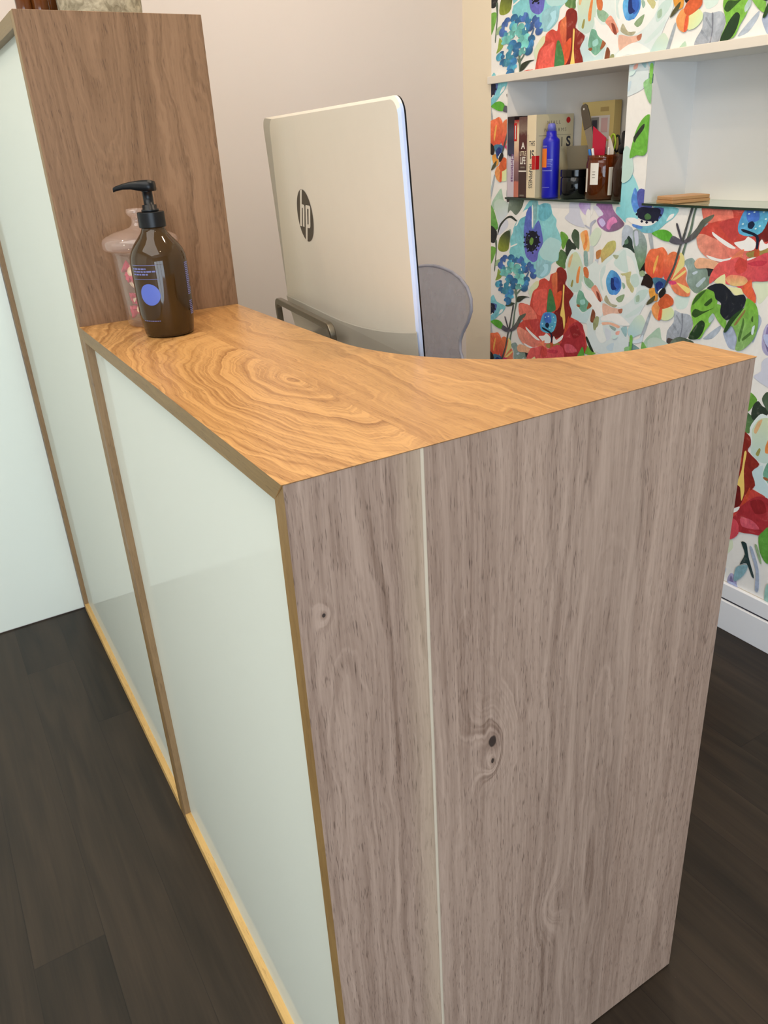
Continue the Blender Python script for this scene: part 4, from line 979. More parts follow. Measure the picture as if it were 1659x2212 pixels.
# local frame: +y runs along the back towards the far end, -x faces the camera side, z up from the worktop
MW, ZB, ZT = .618, .150, 1.4085 - WZ
def outl(ins, x, zb=None):
    zb = ZB if zb is None else zb
    r = .022 - ins * .5
    p = [(MW - ins, zb), (MW - ins, ZT - ins - r)]
    p += [(MW - ins - r + r * math.cos(PI / 2 * k / 8), ZT - ins - r + r * math.sin(PI / 2 * k / 8)) for k in range(1, 9)]
    p += [(ins + r - r * math.sin(PI / 2 * k / 8), ZT - ins - r + r * math.cos(PI / 2 * k / 8)) for k in range(9)]
    p += [(ins, zb)]
    return [(x, q[0], q[1]) for q in p]
inner = [(x, y - (.050 * max(0, (z - ZB) / (ZT - ZB)) if y > MW / 2 else 0), z) for x, y, z in outl(.004, 0.0)]
bm = bmesh.new(); prism(bm, inner, outl(.0, .003), 0)
n0 = len(bm.faces)
prism(bm, outl(0, .003), outl(0, .0075), 0)
for f in bm.faces:
    c = f.calc_center_median(); f.material_index = 1 if (c.y < .004 and len(f.verts) == 4) else (2 if c.y > MW - .055 and len(f.verts) == 4 and c.x < .003 else 0)  # near edge gets the painted daylight, far facet the painted shade
bm_obj('casing', bm, [M['silver'], M['silver_daylit'], M['chin']], mon, bevel=.0006, angle=25)
bm = bmesh.new(); prism(bm, outl(.0003, .0077, ZB - .064), outl(.0003, .0098, ZB - .064)); f = bm_obj('screen', bm, M['screen'], mon); f['label'] = 'black glass screen edge'
# chin: the casing bends in and down to the foot, lower edge sweeping down to the near end
bm = bmesh.new(); A = []; B = []
rows = []
for k in range(25):
    y = MW * k / 24
    zc = ZB + .003 + .036 * max(0, (.36 - y) / .36) ** 2
    rows.append([(-.0004, y, zc), (-.0014, y, zc - .002), (-.0012, y, ZB - .003), (.0035, y, ZB - .035), (.0074, y, ZB - .064), (.0075, y, ZB - .0006), (-.0004, y, ZB - .0006)])
vr = [[bm.verts.new(p) for p in r] for r in rows]
for p, q in zip(vr, vr[1:]):
    for i in range(7): bm.faces.new((p[i], p[(i + 1) % 7], q[(i + 1) % 7], q[i]))
bm.faces.new(vr[0]); bm.faces.new(vr[-1][::-1])
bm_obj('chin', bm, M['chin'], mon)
# easel loop behind: flat bar bent into an upside-down U, plus foot pads
def loop_pts(x, y0, y1, z0, z1, r, n=6, lean=.0):
    p = [(x + lean, y0, z0)]
    for k in range(n + 1):
        t = PI + PI / 2 * (-k / n); p.append((x, y0 + r + r * math.cos(t), z1 - r + r * math.sin(t)))
    for k in range(n + 1):
        t = PI / 2 - PI / 2 * k / n; p.append((x, y1 - r + r * math.cos(t), z1 - r + r * math.sin(t)))
    p.append((x + lean, y1, z0))
    return p
SB0, SB1, SBZ = .284, .600, 1.0745 - WZ
bm = bmesh.new()
tube(bm, loop_pts(-.027, SB0, SB1, .0025, SBZ, .016), .01, flat=(.0125, .0115), up=Vector((1, 0, 0)))
st = bm_obj('stand_loop', bm, M['gunmetal'], mon, bevel=.002, angle=40); st['label'] = 'dark metal loop stand'
for yy in (SB0, SB1 - .012):
    bm = bmesh.new(); box(bm, (-.020, yy, .001), (.11, yy + .012, .009)); bm_obj('stand_foot', bm, M['gunmetal'], mon)
bm = bmesh.new(); ym = (SB0 + SB1) / 2
box(bm, (-.0310, SB0 + .006, .0885), (-.0230, SB1 - .006, .0975)); box(bm, (-.0232, ym - .05, .0885), (.0065, ym + .05, .0975))
bm_obj('stand_hinge', bm, M['gunmetal'], mon)
# round badge with the two slanted letters cut out of it
lc = (-.0005, .4262, 1.2440 - WZ); LA, LB = .0418, .0440
def LG(x, y, k=.0): return (lc[0] - k, lc[1] - x * LA, lc[2] + y * LB)
bm = bmesh.new(); bm.faces.new([bm.verts.new(LG(math.cos(2 * PI * k / 72), math.sin(2 * PI * k / 72))) for k in range(72)])
lg = bm_obj('logo', bm, M['logo'], mon); lg['label'] = 'round dark hp badge'
LET = [[(-.189, .966), (.063, .999), (-.218, .44), (0, .426), (.075, .405), (.11, .356), (-.259, -.453), (-.472, -.436), (-.145, .288), (-.188, .306), (-.277, .282), (-.607, -.445), (-.841, -.429)],
       [(.258, .396), (.338, .422), (.486, .417), (.147, -.45), (-.105, -1.0), (-.3, -.955)],
       [(.487, .419), (.748, .419), (.82, .40), (.855, .354), (.601, .281), (.515, .294), (.442, .274)],
       [(.855, .354), (.549, -.367), (.351, -.304), (.601, .281)],
       [(.549, -.367), (.492, -.428), (.404, -.457), (.127, -.452), (.191, -.308), (.265, -.327), (.351, -.304)]]
for nm, grp in (('letter_h', LET[:1]), ('letter_p', LET[1:])):
    bm = bmesh.new()
    for pl in grp:
        tri = tess2(pl); vs = [bm.verts.new(LG(x, y, .0003)) for x, y in pl]
        for t3 in tri: bm.faces.new([vs[k] for k in t3])
    bmesh.ops.remove_doubles(bm, verts=bm.verts[:], dist=1e-5)
    bm_obj(nm, bm, M['silver'], lg)

# ------------------------------------------------------------------ soap bottle
BX, BY = .1060, .6650
ANG = math.atan2(-.5629 - BY, -.222 - BX)        # azimuth towards the lens side of the counter
bt = thing('soap_bottle', 'brown glass pump bottle with a periwinkle dot, on the oak counter', 'bottle', (BX, BY, H))
bm = bmesh.new()
lathe(bm, [(0, .0005), (.033, .0005), (.0362, .0022), (.0372, .006), (.0395, .022), (.0408, .034), (.0415, .06), (.0418, .092), (.0418, .108), (.0408, .118), (.0375, .1275), (.0315, .1365), (.0245, .1445), (.0192, .1515), (.0168, .157), (.0162, .165), (0, .165)], seg=64)
body = bm_obj('bottle_body', bm, M['amber'], bt, smooth=True)
bm = bmesh.new(); lathe(bm, [(0, .1585), (.0192, .1585), (.0196, .1595), (.0196, .1795), (.0190, .1802), (0, .1802)], seg=48)
bm_obj('collar', bm, M['black_pl'], bt, bevel=.0004, angle=40)
bm = bmesh.new()
lathe(bm, [(0, .1802), (.0125, .1802), (.0125, .1835), (.0105, .184), (.0105, .1895), (.0072, .190), (.0072, .2075), (.0085, .2085), (0, .2085)], seg=32)
bm_obj('pump_stem', bm, M['black_pl'], bt)
bm = bmesh.new()
nd = Vector((-.83, .56, 0)).normalized(); sd = Vector((-nd.y, nd.x, 0))
rows = []
for s, w2, zt, zb in ((-.012, .0075, .2215, .2085), (-.004, .0095, .2235, .2080), (.008, .0088, .2235, .2090), (.022, .0066, .2222, .2118), (.034, .0050, .2200, .2120), (.045, .0040, .2170, .2105), (.049, .0036, .2150, .2090)):
    c0 = nd * s
    rows.append([bm.verts.new(c0 + sd * a * w2 + Vector((0, 0, zb + (zt - zb) * b))) for a, b in ((-1, .15), (-.75, 0), (.75, 0), (1, .15), (1, .7), (.6, 1), (-.6, 1), (-1, .7))])
for a, b in zip(rows, rows[1:]):
    for i in range(8): bm.faces.new((a[i], a[(i + 1) % 8], b[(i + 1) % 8], b[i]))
bm.faces.new(rows[0][::-1]); bm.faces.new(rows[-1])
bm_obj('pump_nozzle', bm, M['black_pl'], bt, smooth=True)
def brad(z):     # body radius at height z for the printed area
    P = [(.022, .0395), (.034, .0408), (.06, .0415), (.092, .0418), (.108, .0418)]
    for (a, ra), (b, rb) in zip(P, P[1:]):
        if z <= b: return ra + (rb - ra) * max(0, (z - a) / (b - a))
    return .0418
def on_bottle(a, z, lift=.00035):   # a in radians to the right of the lens direction
    r = brad(z) + lift
    return (r * math.cos(ANG + a), r * math.sin(ANG + a), z)
def patch(bm, a0, a1, z0, z1, n=8):
    vs = [[bm.verts.new(on_bottle(a0 + (a1 - a0) * k / n, z)) for k in range(n + 1)] for z in (z0, z1)]
    for k in range(n): bm.faces.new((vs[0][k], vs[0][k + 1], vs[1][k + 1], vs[1][k]))
bm = bmesh.new(); dc = (-.50, .0665); dr = .0158
prev = None
for q in range(1, 6):
    rr = dr * q / 5
    vs = [bm.verts.new(on_bottle(dc[0] + rr / .0418 * math.cos(2 * PI * k / 48), dc[1] + rr * math.sin(2 * PI * k / 48), .0005)) for k in range(48)]
    if prev is None: bm.faces.new(vs)
    else:
        for k in range(48): bm.faces.new((prev[k], prev[(k + 1) % 48], vs[(k + 1) % 48], vs[k]))
    prev = vs
f = bm_obj('dot_print', bm, M['disc'], body); f['label'] = 'round periwinkle blue dot'
bm = bmesh.new(); rn = random.Random(3)
for z in (.1085, .0885): patch(bm, -1.12, -.10, z, z + .0006)
bm_obj('rule_print', bm, M['print'], body); bm = bmesh.new()
for z, ln in ((.1040, .6), (.1000, .97), (.0960, .65)):
    a = -1.10
    while a < -1.10 + ln:
        wl = rn.uniform(.07, .17); patch(bm, a, min(a + wl, -1.10 + ln), z - .0012, z + .0009, 3); a += wl + .025
bm_obj('text_print', bm, M['print'], body); bm = bmesh.new()
a = -1.0
while a < -.3: wl = rn.uniform(.05, .1); patch(bm, a, a + wl, .0265, .0277, 2); a += wl + .02
bm_obj('footer_print', bm, M['print'], body); bm = bmesh.new()
z = .106
while z > .028:
    wl = .0016
    if not (.052 < z < .058):
        patch(bm, 1.02, 1.02 + rn.uniform(.16, .28), z, z + wl, 3)
    z -= .0027
bm_obj('side_print', bm, M['print'], body)

# ------------------------------------------------------------------ sweet jar
JX, JY = .1085, .7645
jar = thing('sweet_jar', 'clear glass lidded jar of pink and cream sweets behind the brown bottle', 'jar', (JX, JY, H))
bm = bmesh.new()
lathe(bm, [(0, .0006), (.036, .0006), (.0395, .003), (.041, .008), (.0412, .012), (.0425, .04), (.0445, .08), (.0460, .112), (.0475, .1165), (.0480, .119), (.0465, .119), (.0445, .113), (.0428, .08), (.0408, .04), (.0392, .014), (.036, .010), (0, .010)], seg=64)
bm_obj('jar_body', bm, M['glass'], jar, smooth=True)
bm = bmesh.new()
lathe(bm, [(0, .1195), (.0500, .1195), (.0565, .1205), (.0590, .1240), (.0590, .1330), (.0570, .1375), (.0500, .1415), (.0380, .1465), (.0230, .1500), (.0130, .1530), (.0090, .1570), (.0075, .1620), (.0078, .1670), (.0115, .1700), (.0138, .1730), (.0142, .1770), (.0130, .1805), (0, .1815)], seg=64)
bm_obj('jar_lid', bm, M['lidglass'], jar, smooth=True)
def sweet_mesh(name, sd_):
    rn = random.Random(sd_)
    bm = bmesh.new()
    n = 14
    prof = [(-.0205, .0078), (-.0165, .0062), (-.0118, .0022), (-.0105, .0040), (-.0085, .0066), (-.004, .0080), (.004, .0080), (.0085, .0066), (.0105, .0040), (.0118, .0022), (.0165, .0062), (.0205, .0078)]
    rings = []
    for i, (s, r) in enumerate(prof):
        ring = []
        for k in range(n):
            a = 2 * PI * k / n
            rr = r * (1 + (.22 * math.cos(a * 5 + sd_) if i in (0, 1, 10, 11) else .06 * math.cos(3 * a + i)))
            fl = .35 if i in (0, 1, 10, 11) else .9
            ring.append(bm.verts.new((s + rn.uniform(-.001, .001) * (i in (0, 11)), rr * math.cos(a), rr * fl * math.sin(a))))
        rings.append(ring)
    for i, (a, b) in enumerate(zip(rings, rings[1:])):
        for k in range(n):
            f = bm.faces.new((a[k], a[(k + 1) % n], b[(k + 1) % n], b[k])); f.smooth = True
            f.material_index = 1 if (i in (0, 1, 2, 8, 9, 10) and sd_ % 3 != 2) or (i in (4, 5) and k in (0, 1, 2, 7, 8, 9) and sd_ % 2 == 0) else 0
    bm.faces.new(rings[0][::-1]).material_index = 1; bm.faces.new(rings[-1]).material_index = 1
    bmesh.ops.recalc_face_normals(bm, faces=bm.faces[:])
    me = D.meshes.new(name); bm.to_mesh(me); bm.free()
    for v in me.vertices: v.co *= 1.2
    me.materials.append(M['cream']); me.materials.append(M['pink'])
    return me
SM = [sweet_mesh('wrapped_sweet', k) for k in range(6)]
rn = random.Random(11)
# in layers: (ring radius, count, height)
k = 0; sweets = []
for lz, (rr, cnt) in enumerate([(.0150, 4), (.0180, 5), (.0190, 5), (.0195, 5)]):
    for i in range(cnt):
        a = 2 * PI * i / cnt + lz * .7 + 3.6
        o = D.objects.new('wrapped_sweet', SM[k % 6]); C.objects.link(o)
        o.location = (JX + rr * math.cos(a), JY + rr * math.sin(a), H + .0240 + lz * .0200 + rn.uniform(-.002, .002))
        o.rotation_euler = (rn.uniform(0, 6), rn.uniform(-.6, .6) * (.35 if lz == 0 else 1), a + PI / 2 + rn.uniform(-.35, .35))
        sweets.append(o); k += 1
for o in sweets:
    tag(o, 'pink and cream twist-wrapped sweet inside the clear lidded jar', 'sweet', 'wrapped sweets in the glass jar')

# ------------------------------------------------------------------ on top of the tall cabinet
pot = thing('stone_pot', 'rough grey stone pot standing on the tall cabinet top', 'pot', (.2135, 1.18, TH))
bm = bmesh.new(); lathe(bm, [(0, .0008), (.058, .0008), (.066, .006), (.072, .02), (.0755, .05), (.077, .09), (.076, .13), (.073, .15), (.068, .15), (.069, .12), (.067, .03), (0, .02)], seg=64)
bm_obj('pot_body', bm, M['stone'], pot, smooth=True)
bm = bmesh.new(); lathe(bm, [(0, .135), (.0685, .135)], seg=40); bm_obj('soil', bm, M['ink'], pot)
for (x, y, r), lb in zip(((.0790, 1.185, .0135), (.1075, 1.190, .0165), (.1415, 1.262, .0150)),
        ('brown glass bottle at the left end of the row on the cabinet top', 'brown glass bottle between two others on the cabinet top', 'brown glass bottle half hidden behind the stone pot')):
    t = thing('brown_bottle', lb, 'bottle', (x, y, TH), group='brown bottles on the tall cabinet')
    bm = bmesh.new(); lathe(bm, [(0, .0006), (r * .9, .0006), (r, .003), (r, .085), (r * .8, .097), (r * .4, .104), (r * .38, .118), (0, .118)], seg=32)
    bm_obj('bottle_body', bm, M['amber_mid'], t, smooth=True)
    bm = bmesh.new(); lathe(bm, [(0, .1182), (r * .48, .1182), (r * .48, .136), (0, .136)], seg=24); bm_obj('bottle_cap', bm, M['black_pl'], t)

# ------------------------------------------------------------------ clear acrylic chair
CXX, CYY = 1.20, 1.585
ch = thing('clear_chair', 'transparent acrylic chair with a rounded back behind the monitor', 'chair', (CXX, CYY, 0))
# back: oval shield on the plane x=0 (leaning back), outline half-widths by height
hw = [(.52, .150), (.56, .165), (.60, .185), (.66, .212), (.70, .206), (.745, .170), (.775, .166), (.80, .176), (.84, .204), (.875, .218), (.91, .212), (.94, .185), (.962, .145), (.976, .095), (.983, .045), (.985, 0)]
def bx_(z): return (z - .46) * .10 - .02
def shell(bm, th):
    for side in (0, 1):
        rows = []
        for z, w in hw:
            row = []
            for k in range(-6, 7):
                y = w * k / 6
                row.append(bm.verts.new((bx_(z) - .22 * (y * y) * 1.0 + side * th, y, z)))
            rows.append(row)
        for a, b in zip(rows, rows[1:]):
            for k in range(12):
                try: bm.faces.new((a[k], a[k + 1], b[k + 1], b[k]) if side else (a[k], b[k], b[k + 1], a[k + 1]))
                except ValueError: pass
bm = bmesh.new(); shell(bm, .006); bmesh.ops.remove_doubles(bm, verts=bm.verts[:], dist=1e-5)
bm_obj('backrest', bm, M['acrylic'], ch, smooth=True)
rim = [(bx_(z) - .22 * w * w + .003, w, z) for z, w in hw] + [(bx_(z) - .22 * w * w + .003, -w, z) for z, w in hw[::-1][1:]]
bm = bmesh.new(); tube(bm, rim, .0055, seg=8, up=Vector((1, 0, 0))); bm_obj('back_rim', bm, M['acrylic_rim'], ch, smooth=True)
bm = bmesh.new()
so = [(x - .215, y) for x, y in rrect(.43, .45, .09, 8)]
prism(bm, [(x, y, .47) for x, y in so], [(x, y, .445) for x, y in so]); bm_obj('seat', bm, M['acrylic'], ch, bevel=.006)
for sx, sy in ((-.38, -.18), (-.38, .18), (-.03, -.17), (-.03, .17)):
    bm = bmesh.new(); tube(bm, [(sx * 1.04, sy * 1.06, .001), (sx, sy, .25), (sx, sy, .445)], [.012, .017, .021], seg=12); bm_obj('leg', bm, M['acrylic'], ch, smooth=True)
for s in (-1, 1):
    bm = bmesh.new(); tube(bm, [(bx_(.66) - .01, s * .208, .66), (-.10, s * .245, .675), (-.25, s * .25, .67), (-.33, s * .24, .64), (-.345, s * .225, .56), (-.33, s * .205, .468)], .013, seg=10)
    bm_obj('armrest', bm, M['acrylic'], ch, smooth=True)

# ------------------------------------------------------------------ books in the left niche
RT, UP = Vector((0, -1, 0)), Vector((0, 0, 1))     # reading directions on a spine (seen from the room)
DN = Vector((0, 0, -1))
XS = XR - .001
def book(name, label, y1, th, h, dep, spine_m, cover_m):
    """y1: left edge as seen from the room"""
    t = thing(name, label, 'book', (XS, y1 - th, GZ), group='books standing in the left niche')
    c = .0022
    bm = bmesh.new(); box(bm, (0, 0, .0003), (.0035, th, h)); sp = bm_obj('spine', bm, spine_m, t, bevel=.001)
    bm = bmesh.new(); box(bm, (.0036, 0, .0003), (dep, c, h)); box(bm, (.0036, th - c, .0003), (dep, th, h)); cv = bm_obj('cover', bm, cover_m, t)
    bm = bmesh.new(); box(bm, (.0037, c + .0001, .004), (dep - .004, th - c - .0001, h - .003)); bm_obj('pages', bm, M['paper'], t)
    return t, sp, cv
def spine_rect(parent, th, u0, u1, z0, z1, mat, name='spine_print', lift=.0003, lab=None):
    """u measured from the left edge of the spine, as a fraction"""
    bm = bmesh.new(); quad(bm, [(-lift, th * (1 - u0), z0), (-lift, th * (1 - u0), z1), (-lift, th * (1 - u1), z1), (-lift, th * (1 - u1), z0)])
    o = bm_obj(name, bm, mat, parent)
    if lab: o['label'] = lab
    return o
def spine_text(parent, th, s, size, u, z, mat, up=UP, right=RT, align='CENTER', wx=1.0, bold=0.0, lift=.0005, name='spine_title'):
    me = text_mesh(s, size, (0, th * (1 - u), z), right, up, align, lift, wx, bold)
    return mesh_obj(name, me, mat, parent)
def mottle(name, a, b, sc=40):
    m, nt, out = new_mat(name); X.nt = nt
    x, y, z, co = objco(); n = noise(co, sc, 4.0, .6, .5)
    bsdf(nt, out, mixc(sstep(.35, .65, n), lin(a), lin(b)), .4)
    return m
def vgrad(name, stops, z0, z1, sc=60):
    """cover art running top to bottom"""
    m, nt, out = new_mat(name); X.nt = nt
    x, y, z, co = objco(); n = noise(co, sc, 3.0) - .5
    r = nt.nodes.new('ShaderNodeValToRGB'); plug(r.inputs[0], lstep(z0, z1, z) + n * .10)
    e = r.color_ramp.elements
    while len(e) < len(stops): e.new(.5)
    for k, (p_, c_) in enumerate(stops): e[k].position = p_; e[k].color = lin(c_)
    bsdf(nt, out, X(r.outputs[0]), .4)
    return m
b1s = vgrad('navy_lilac_spine', [(0, (204, 196, 206)), (.28, (200, 186, 202)), (.50, (206, 200, 212)), (.54, (52, 56, 88)), (.70, (40, 42, 66)), (.82, (70, 66, 84)), (.93, (32, 18, 24)), (1, (30, 14, 18))], 0, .245)
t, sp, cv = book('paperback_book', 'paperback with a navy top and lilac lower spine, leftmost in the niche', 1.6435, .0335, .2455, .13, b1s, b1s)
spine_text(sp, .0335, 'Christmas', .021, .60, .048, plain('purple_ink', (116, 70, 128), .5), up=Vector((0, -1, 0)) * 1, right=DN, align='RIGHT', bold=.0003)
bm = bmesh.new()
f = spine_rect(sp, .0335, .25, .7, .128, .1335, M['ink'], 'bird_print')
b2s = vgrad('cream_rose_spine', [(0, (196, 118, 98)), (.20, (190, 108, 92)), (.23, (112, 78, 82)), (.45, (150, 112, 112)), (.62, (216, 178, 150)), (.80, (232, 214, 182)), (.90, (226, 206, 170)), (1, (150, 20, 20))], 0, .234)
t, sp, cv = book('paperback_book', 'slim paperback with a red top and cream to rose spine', 1.6095, .0235, .2345, .128, b2s, b2s)
spine_rect(sp, .0235, -.02, .62, .172, .226, M['red_lbl'], 'red_block', lab='red publisher block')
spine_rect(sp, .0235, .22, .38, .178, .218, M['white_lbl'], 'block_print', lift=.0006)
b3s = vgrad('dark_brown_spine', [(0, (64, 36, 34)), (.35, (58, 34, 32)), (.50, (96, 62, 58)), (.60, (74, 26, 26)), (.78, (84, 34, 32)), (.84, (132, 112, 100)), (1, (92, 58, 54))], 0, .242, 90)
t, sp, cv = book('paperback_book', 'thick dark brown paperback with big white capital letters on its spine', 1.5855, .0395, .2420, .13, b3s, b3s)
spine_text(sp, .0395, 'A', .026, .55, .149, M['white_lbl'], bold=.0008)
spine_text(sp, .0395, 'LITTLE', .019, .54, .1285, M['paper'], bold=.0004, wx=.56)
spine_text(sp, .0395, 'LIFE', .030, .54, .1035, M['white_lbl'], bold=.0008, wx=.52)
spine_rect(sp, .0395, .25, .8, .0905, .0955, M['inkgrey'], 'author_print')
spine_rect(sp, .0395, .04, .98, .0795, .0835, M['white_lbl'], 'rule_print')
spine_rect(sp, .0395, .2, .75, .0045, .0095, M['inkgrey'], 'publisher_print')
b4s = plain('cream_jacket', (228, 212, 180), .5, var=.03, scale=20)
b4c = plain('cream_jacket_front', (206, 194, 160), .5, var=.03, scale=20)
Y4 = 1.5455; T4 = .042; H4 = .2450
t, sp, cv = book('hardback_book', 'cream hardback with black lettering down its spine, rightmost of the books', Y4, T4, H4, .158, b4s, b4c)
spine_text(sp, T4, 'THIS', .022, .60, .1555, M['ink'], wx=.62)
spine_text(sp, T4, 'IS', .036, .62, .1185, M['ink'], wx=.8, bold=.0004)
spine_text(sp, T4, 'HAPPINESS', .0255, .30, .104, M['ink'], up=Vector((0, -1, 0)), right=DN, align='LEFT', wx=.60)
spine_rect(sp, T4, .10, .13, .055, .190, M['ink'], 'spine_rule')
spine_rect(sp, T4, .62, 1.0, .086, .1265, M['red_lbl'], 'sale_sticker', lab='red square sticker', lift=.0006)
bm = bmesh.new(); box(bm, (.0003, -.0007, .086), (.016, -.0003, .1265)); f = bm_obj('sale_sticker', bm, M['red_lbl'], cv); f['label'] = 'red square sticker'
# front of the jacket faces along the wall
CR_, CU_ = Vector((1, 0, 0)), Vector((0, 0, 1))
def cover_text(s, size, x, z, mat, wx=1.0, bold=0.0, sp_=1.0):
    me = text_mesh(s, size, (x, 0, z), CR_, CU_, 'CENTER', .0004, wx, bold); return mesh_obj('cover_print', me, mat, cv)
cover_text('N I A L L', .0150, .074, .2165, M['inkgrey'], 1.0)
cover_text('W I L L I A M S', .0150, .080, .1945, M['inkgrey'], 1.0)
cover_text('I', .040, .110, .150, M['inkgrey'], 1.0, .0002)
cover_text('S', .042, .138, .150, M['ink'], 1.0, .0012)
bm = bmesh.new(); box(bm, (.012, -.0006, .184), (.148, -.0002, .1848)); bm_obj('cover_rule', bm, M['inkgrey'], cv)
bm = bmesh.new(); vs = [bm.verts.new((.135 + .0088 * math.cos(2 * PI * k / 32), -.0006, .2268 + .0088 * math.sin(2 * PI * k / 32))) for k in range(32)]; bm.faces.new(vs)
f = bm_obj('round_sticker', bm, M['red_lbl'], cv); f['label'] = 'round red sticker'

# cobalt bottle
bl = thing('shampoo_bottle', 'tall cobalt blue plastic bottle with an orange label in front of the cream book', 'bottle', (1.6085, 1.4690, GZ))
R0 = .0268
bm = bmesh.new(); lathe(bm, [(0, .0005), (R0 * .94, .0005), (R0, .004), (R0, .165), (R0 * .96, .172), (R0 * .70, .178), (R0 * .62, .182), (R0 * .58, .196), (0, .196)], seg=48)
bb = bm_obj('bottle_body', bm, M['blue_pl'], bl, smooth=True)
bm = bmesh.new(); lathe(bm, [(0, .1962), (R0 * .50, .1962), (R0 * .46, .212), (R0 * .36, .2175), (0, .219)], seg=32); f = bm_obj('bottle_cap', bm, M['blue_cap'], bl, smooth=True); f['label'] = 'pale blue tapered cap'
AB = math.atan2(-.56 - 1.469, -.22 - 1.6085)
def cyl(bm, a0, a1, z0, z1, r, n=8):
    vs = [[bm.verts.new((r * math.cos(AB + a0 + (a1 - a0) * k / n), r * math.sin(AB + a0 + (a1 - a0) * k / n), z)) for k in range(n + 1)] for z in (z0, z1)]
    for k in range(n): bm.faces.new((vs[0][k], vs[0][k + 1], vs[1][k + 1], vs[1][k]))
bm = bmesh.new(); cyl(bm, -1.5, -.50, .092, .147, R0 + .0004); f = bm_obj('orange_label', bm, M['orange_lbl'], bb)
bm = bmesh.new()
cyl(bm, -1.3, -.5, .151, .1555, R0 + .0004); bm_obj('heading_print', bm, M['blue_cap'], bb); bm = bmesh.new(); cyl(bm, -.42, .22, .112, .1165, R0 + .0004)
for z, w in ((.107, .5), (.1025, .45), (.098, .6), (.0935, .5)): cyl(bm, -.42, -.42 + w, z, z + .0025, R0 + .0004)
bm_obj('text_print', bm, M['blue_cap'], bb); bm = bmesh.new(); cyl(bm, -1.3, .15, .081, .0845, R0 + .0004); bm_obj('line_print', bm, M['blue_cap'], bb); bm = bmesh.new(); cyl(bm, -1.2, -.1, .032, .034, R0 + .0004)
bm_obj('footer_print', bm, M['blue_cap'], bb)

# grey card leaning behind the black jar
gc = thing('grey_card', 'plain grey card with rounded corners propped behind the black jar', 'card', (1.668, 1.462, GZ), 0)
bm = bmesh.new()
cp = rrect(.108, .150, .010, 5, .054, .0755)
prism(bm, [(.022 - .16 * z, -x, z) for x, z in cp], [(.0245 - .16 * z, -x, z) for x, z in cp])
bm_obj('card_sheet', bm, M['card_grey'], gc)
# black jar
bj = thing('black_jar', 'short glossy black glass jar between the cobalt bottle and the amber jar', 'jar', (1.6330, 1.3830, GZ))
bm = bmesh.new(); lathe(bm, [(0, .0005), (.040, .0005), (.0435, .004), (.0435, .058), (.041, .062), (.041, .0635), (0, .0635)], seg=56); bm_obj('jar_body', bm, M['black_glass'], bj, smooth=True)
bm = bmesh.new(); lathe(bm, [(0, .0637), (.0440, .0637), (.0445, .065), (.0445, .083), (.0430, .0848), (0, .0848)], seg=56); bm_obj('jar_lid', bm, M['black_glass'], bj, bevel=.0006, angle=40)

# amber jar full of pens
AJ = (1.6385, 1.2740)
aj = thing('pen_jar', 'amber glass jar with white labels holding pens and a comb', 'jar', (*AJ, GZ))
RJ = .0475
bm = bmesh.new(); lathe(bm, [(0, .0005), (RJ * .92, .0005), (RJ, .004), (RJ, .100), (RJ * .96, .108), (RJ * .93, .112), (RJ * .95, .114), (RJ * .95, .124), (RJ * .91, .124), (RJ * .89, .113), (RJ * .94, .098), (RJ * .94, .006), (0, .005)], seg=56); ab = bm_obj('jar_body', bm, M['amber_thin'], aj, smooth=True)
AB = math.atan2(-.56 - AJ[1], -.22 - AJ[0])
for (a0, a1, z0, z1) in ((-1.25, -1.02, .022, .088), (-.78, -.22, .043, .103), (.42, .98, .012, .090)):
    bm = bmesh.new(); cyl(bm, a0, a1, z0, z1, RJ + .0005, 6); bm_obj('paper_label', bm, M['white_lbl'], ab)
bm = bmesh.new()
for z in (.062, .070, .078): cyl(bm, -.62, -.42, z, z + .0018, RJ + .0008, 3)
bm_obj('label_print', bm, M['inkgrey'], ab)
def stick(name, label, cat, foot, head, r, mat, tip=None, tm=None, partn='barrel', group=None):
    t = thing(name, label, cat, (AJ[0] + foot[0], AJ[1] + foot[1], GZ + .0065), group=group)
    h = Vector(head) - Vector((foot[0], foot[1], 0))
    bm = bmesh.new(); tube(bm, [(0, 0, 0), h], r, seg=12); bm_obj(partn, bm, mat, t, smooth=False, bevel=r * .25, angle=40)
    if tip:
        bm = bmesh.new(); tube(bm, [h * .999, h * tip], r * 1.06, seg=12); bm_obj('cap', bm, tm, t, bevel=r * .25, angle=40)
    return t
stick('pen', 'white pen with a bright blue cap in the amber jar', 'pen', (-.010, .006), (-.026, .022, .105), .0042, M['white_pl'], 1.28, M['blue_br'], group='pens in the amber jar')
stick('pen', 'plain white pen next to the blue-capped one in the amber jar', 'pen', (-.016, .000), (-.032, .012, .136), .0040, M['white_pl'], group='pens in the amber jar')
stick('pen', 'white pen at the right side of the amber jar beside the dark bottle', 'pen', (.006, -.018), (-.012, -.034, .138), .0035, M['white_pl'], group='pens in the amber jar')
# crimson card
cc = thing('crimson_card', 'crimson folded card standing in the amber jar', 'card', (AJ[0] - .004, AJ[1] + .012, GZ + .0065))
bm = bmesh.new()
cp = [(.020, .0), (-.018, .0), (-.030, .163), (.024, .196)]
prism(bm, [(-.006, y, z) for y, z in cp], [(-.0035, y, z) for y, z in cp]); bm_obj('card_sheet', bm, M['crimson'], cc)
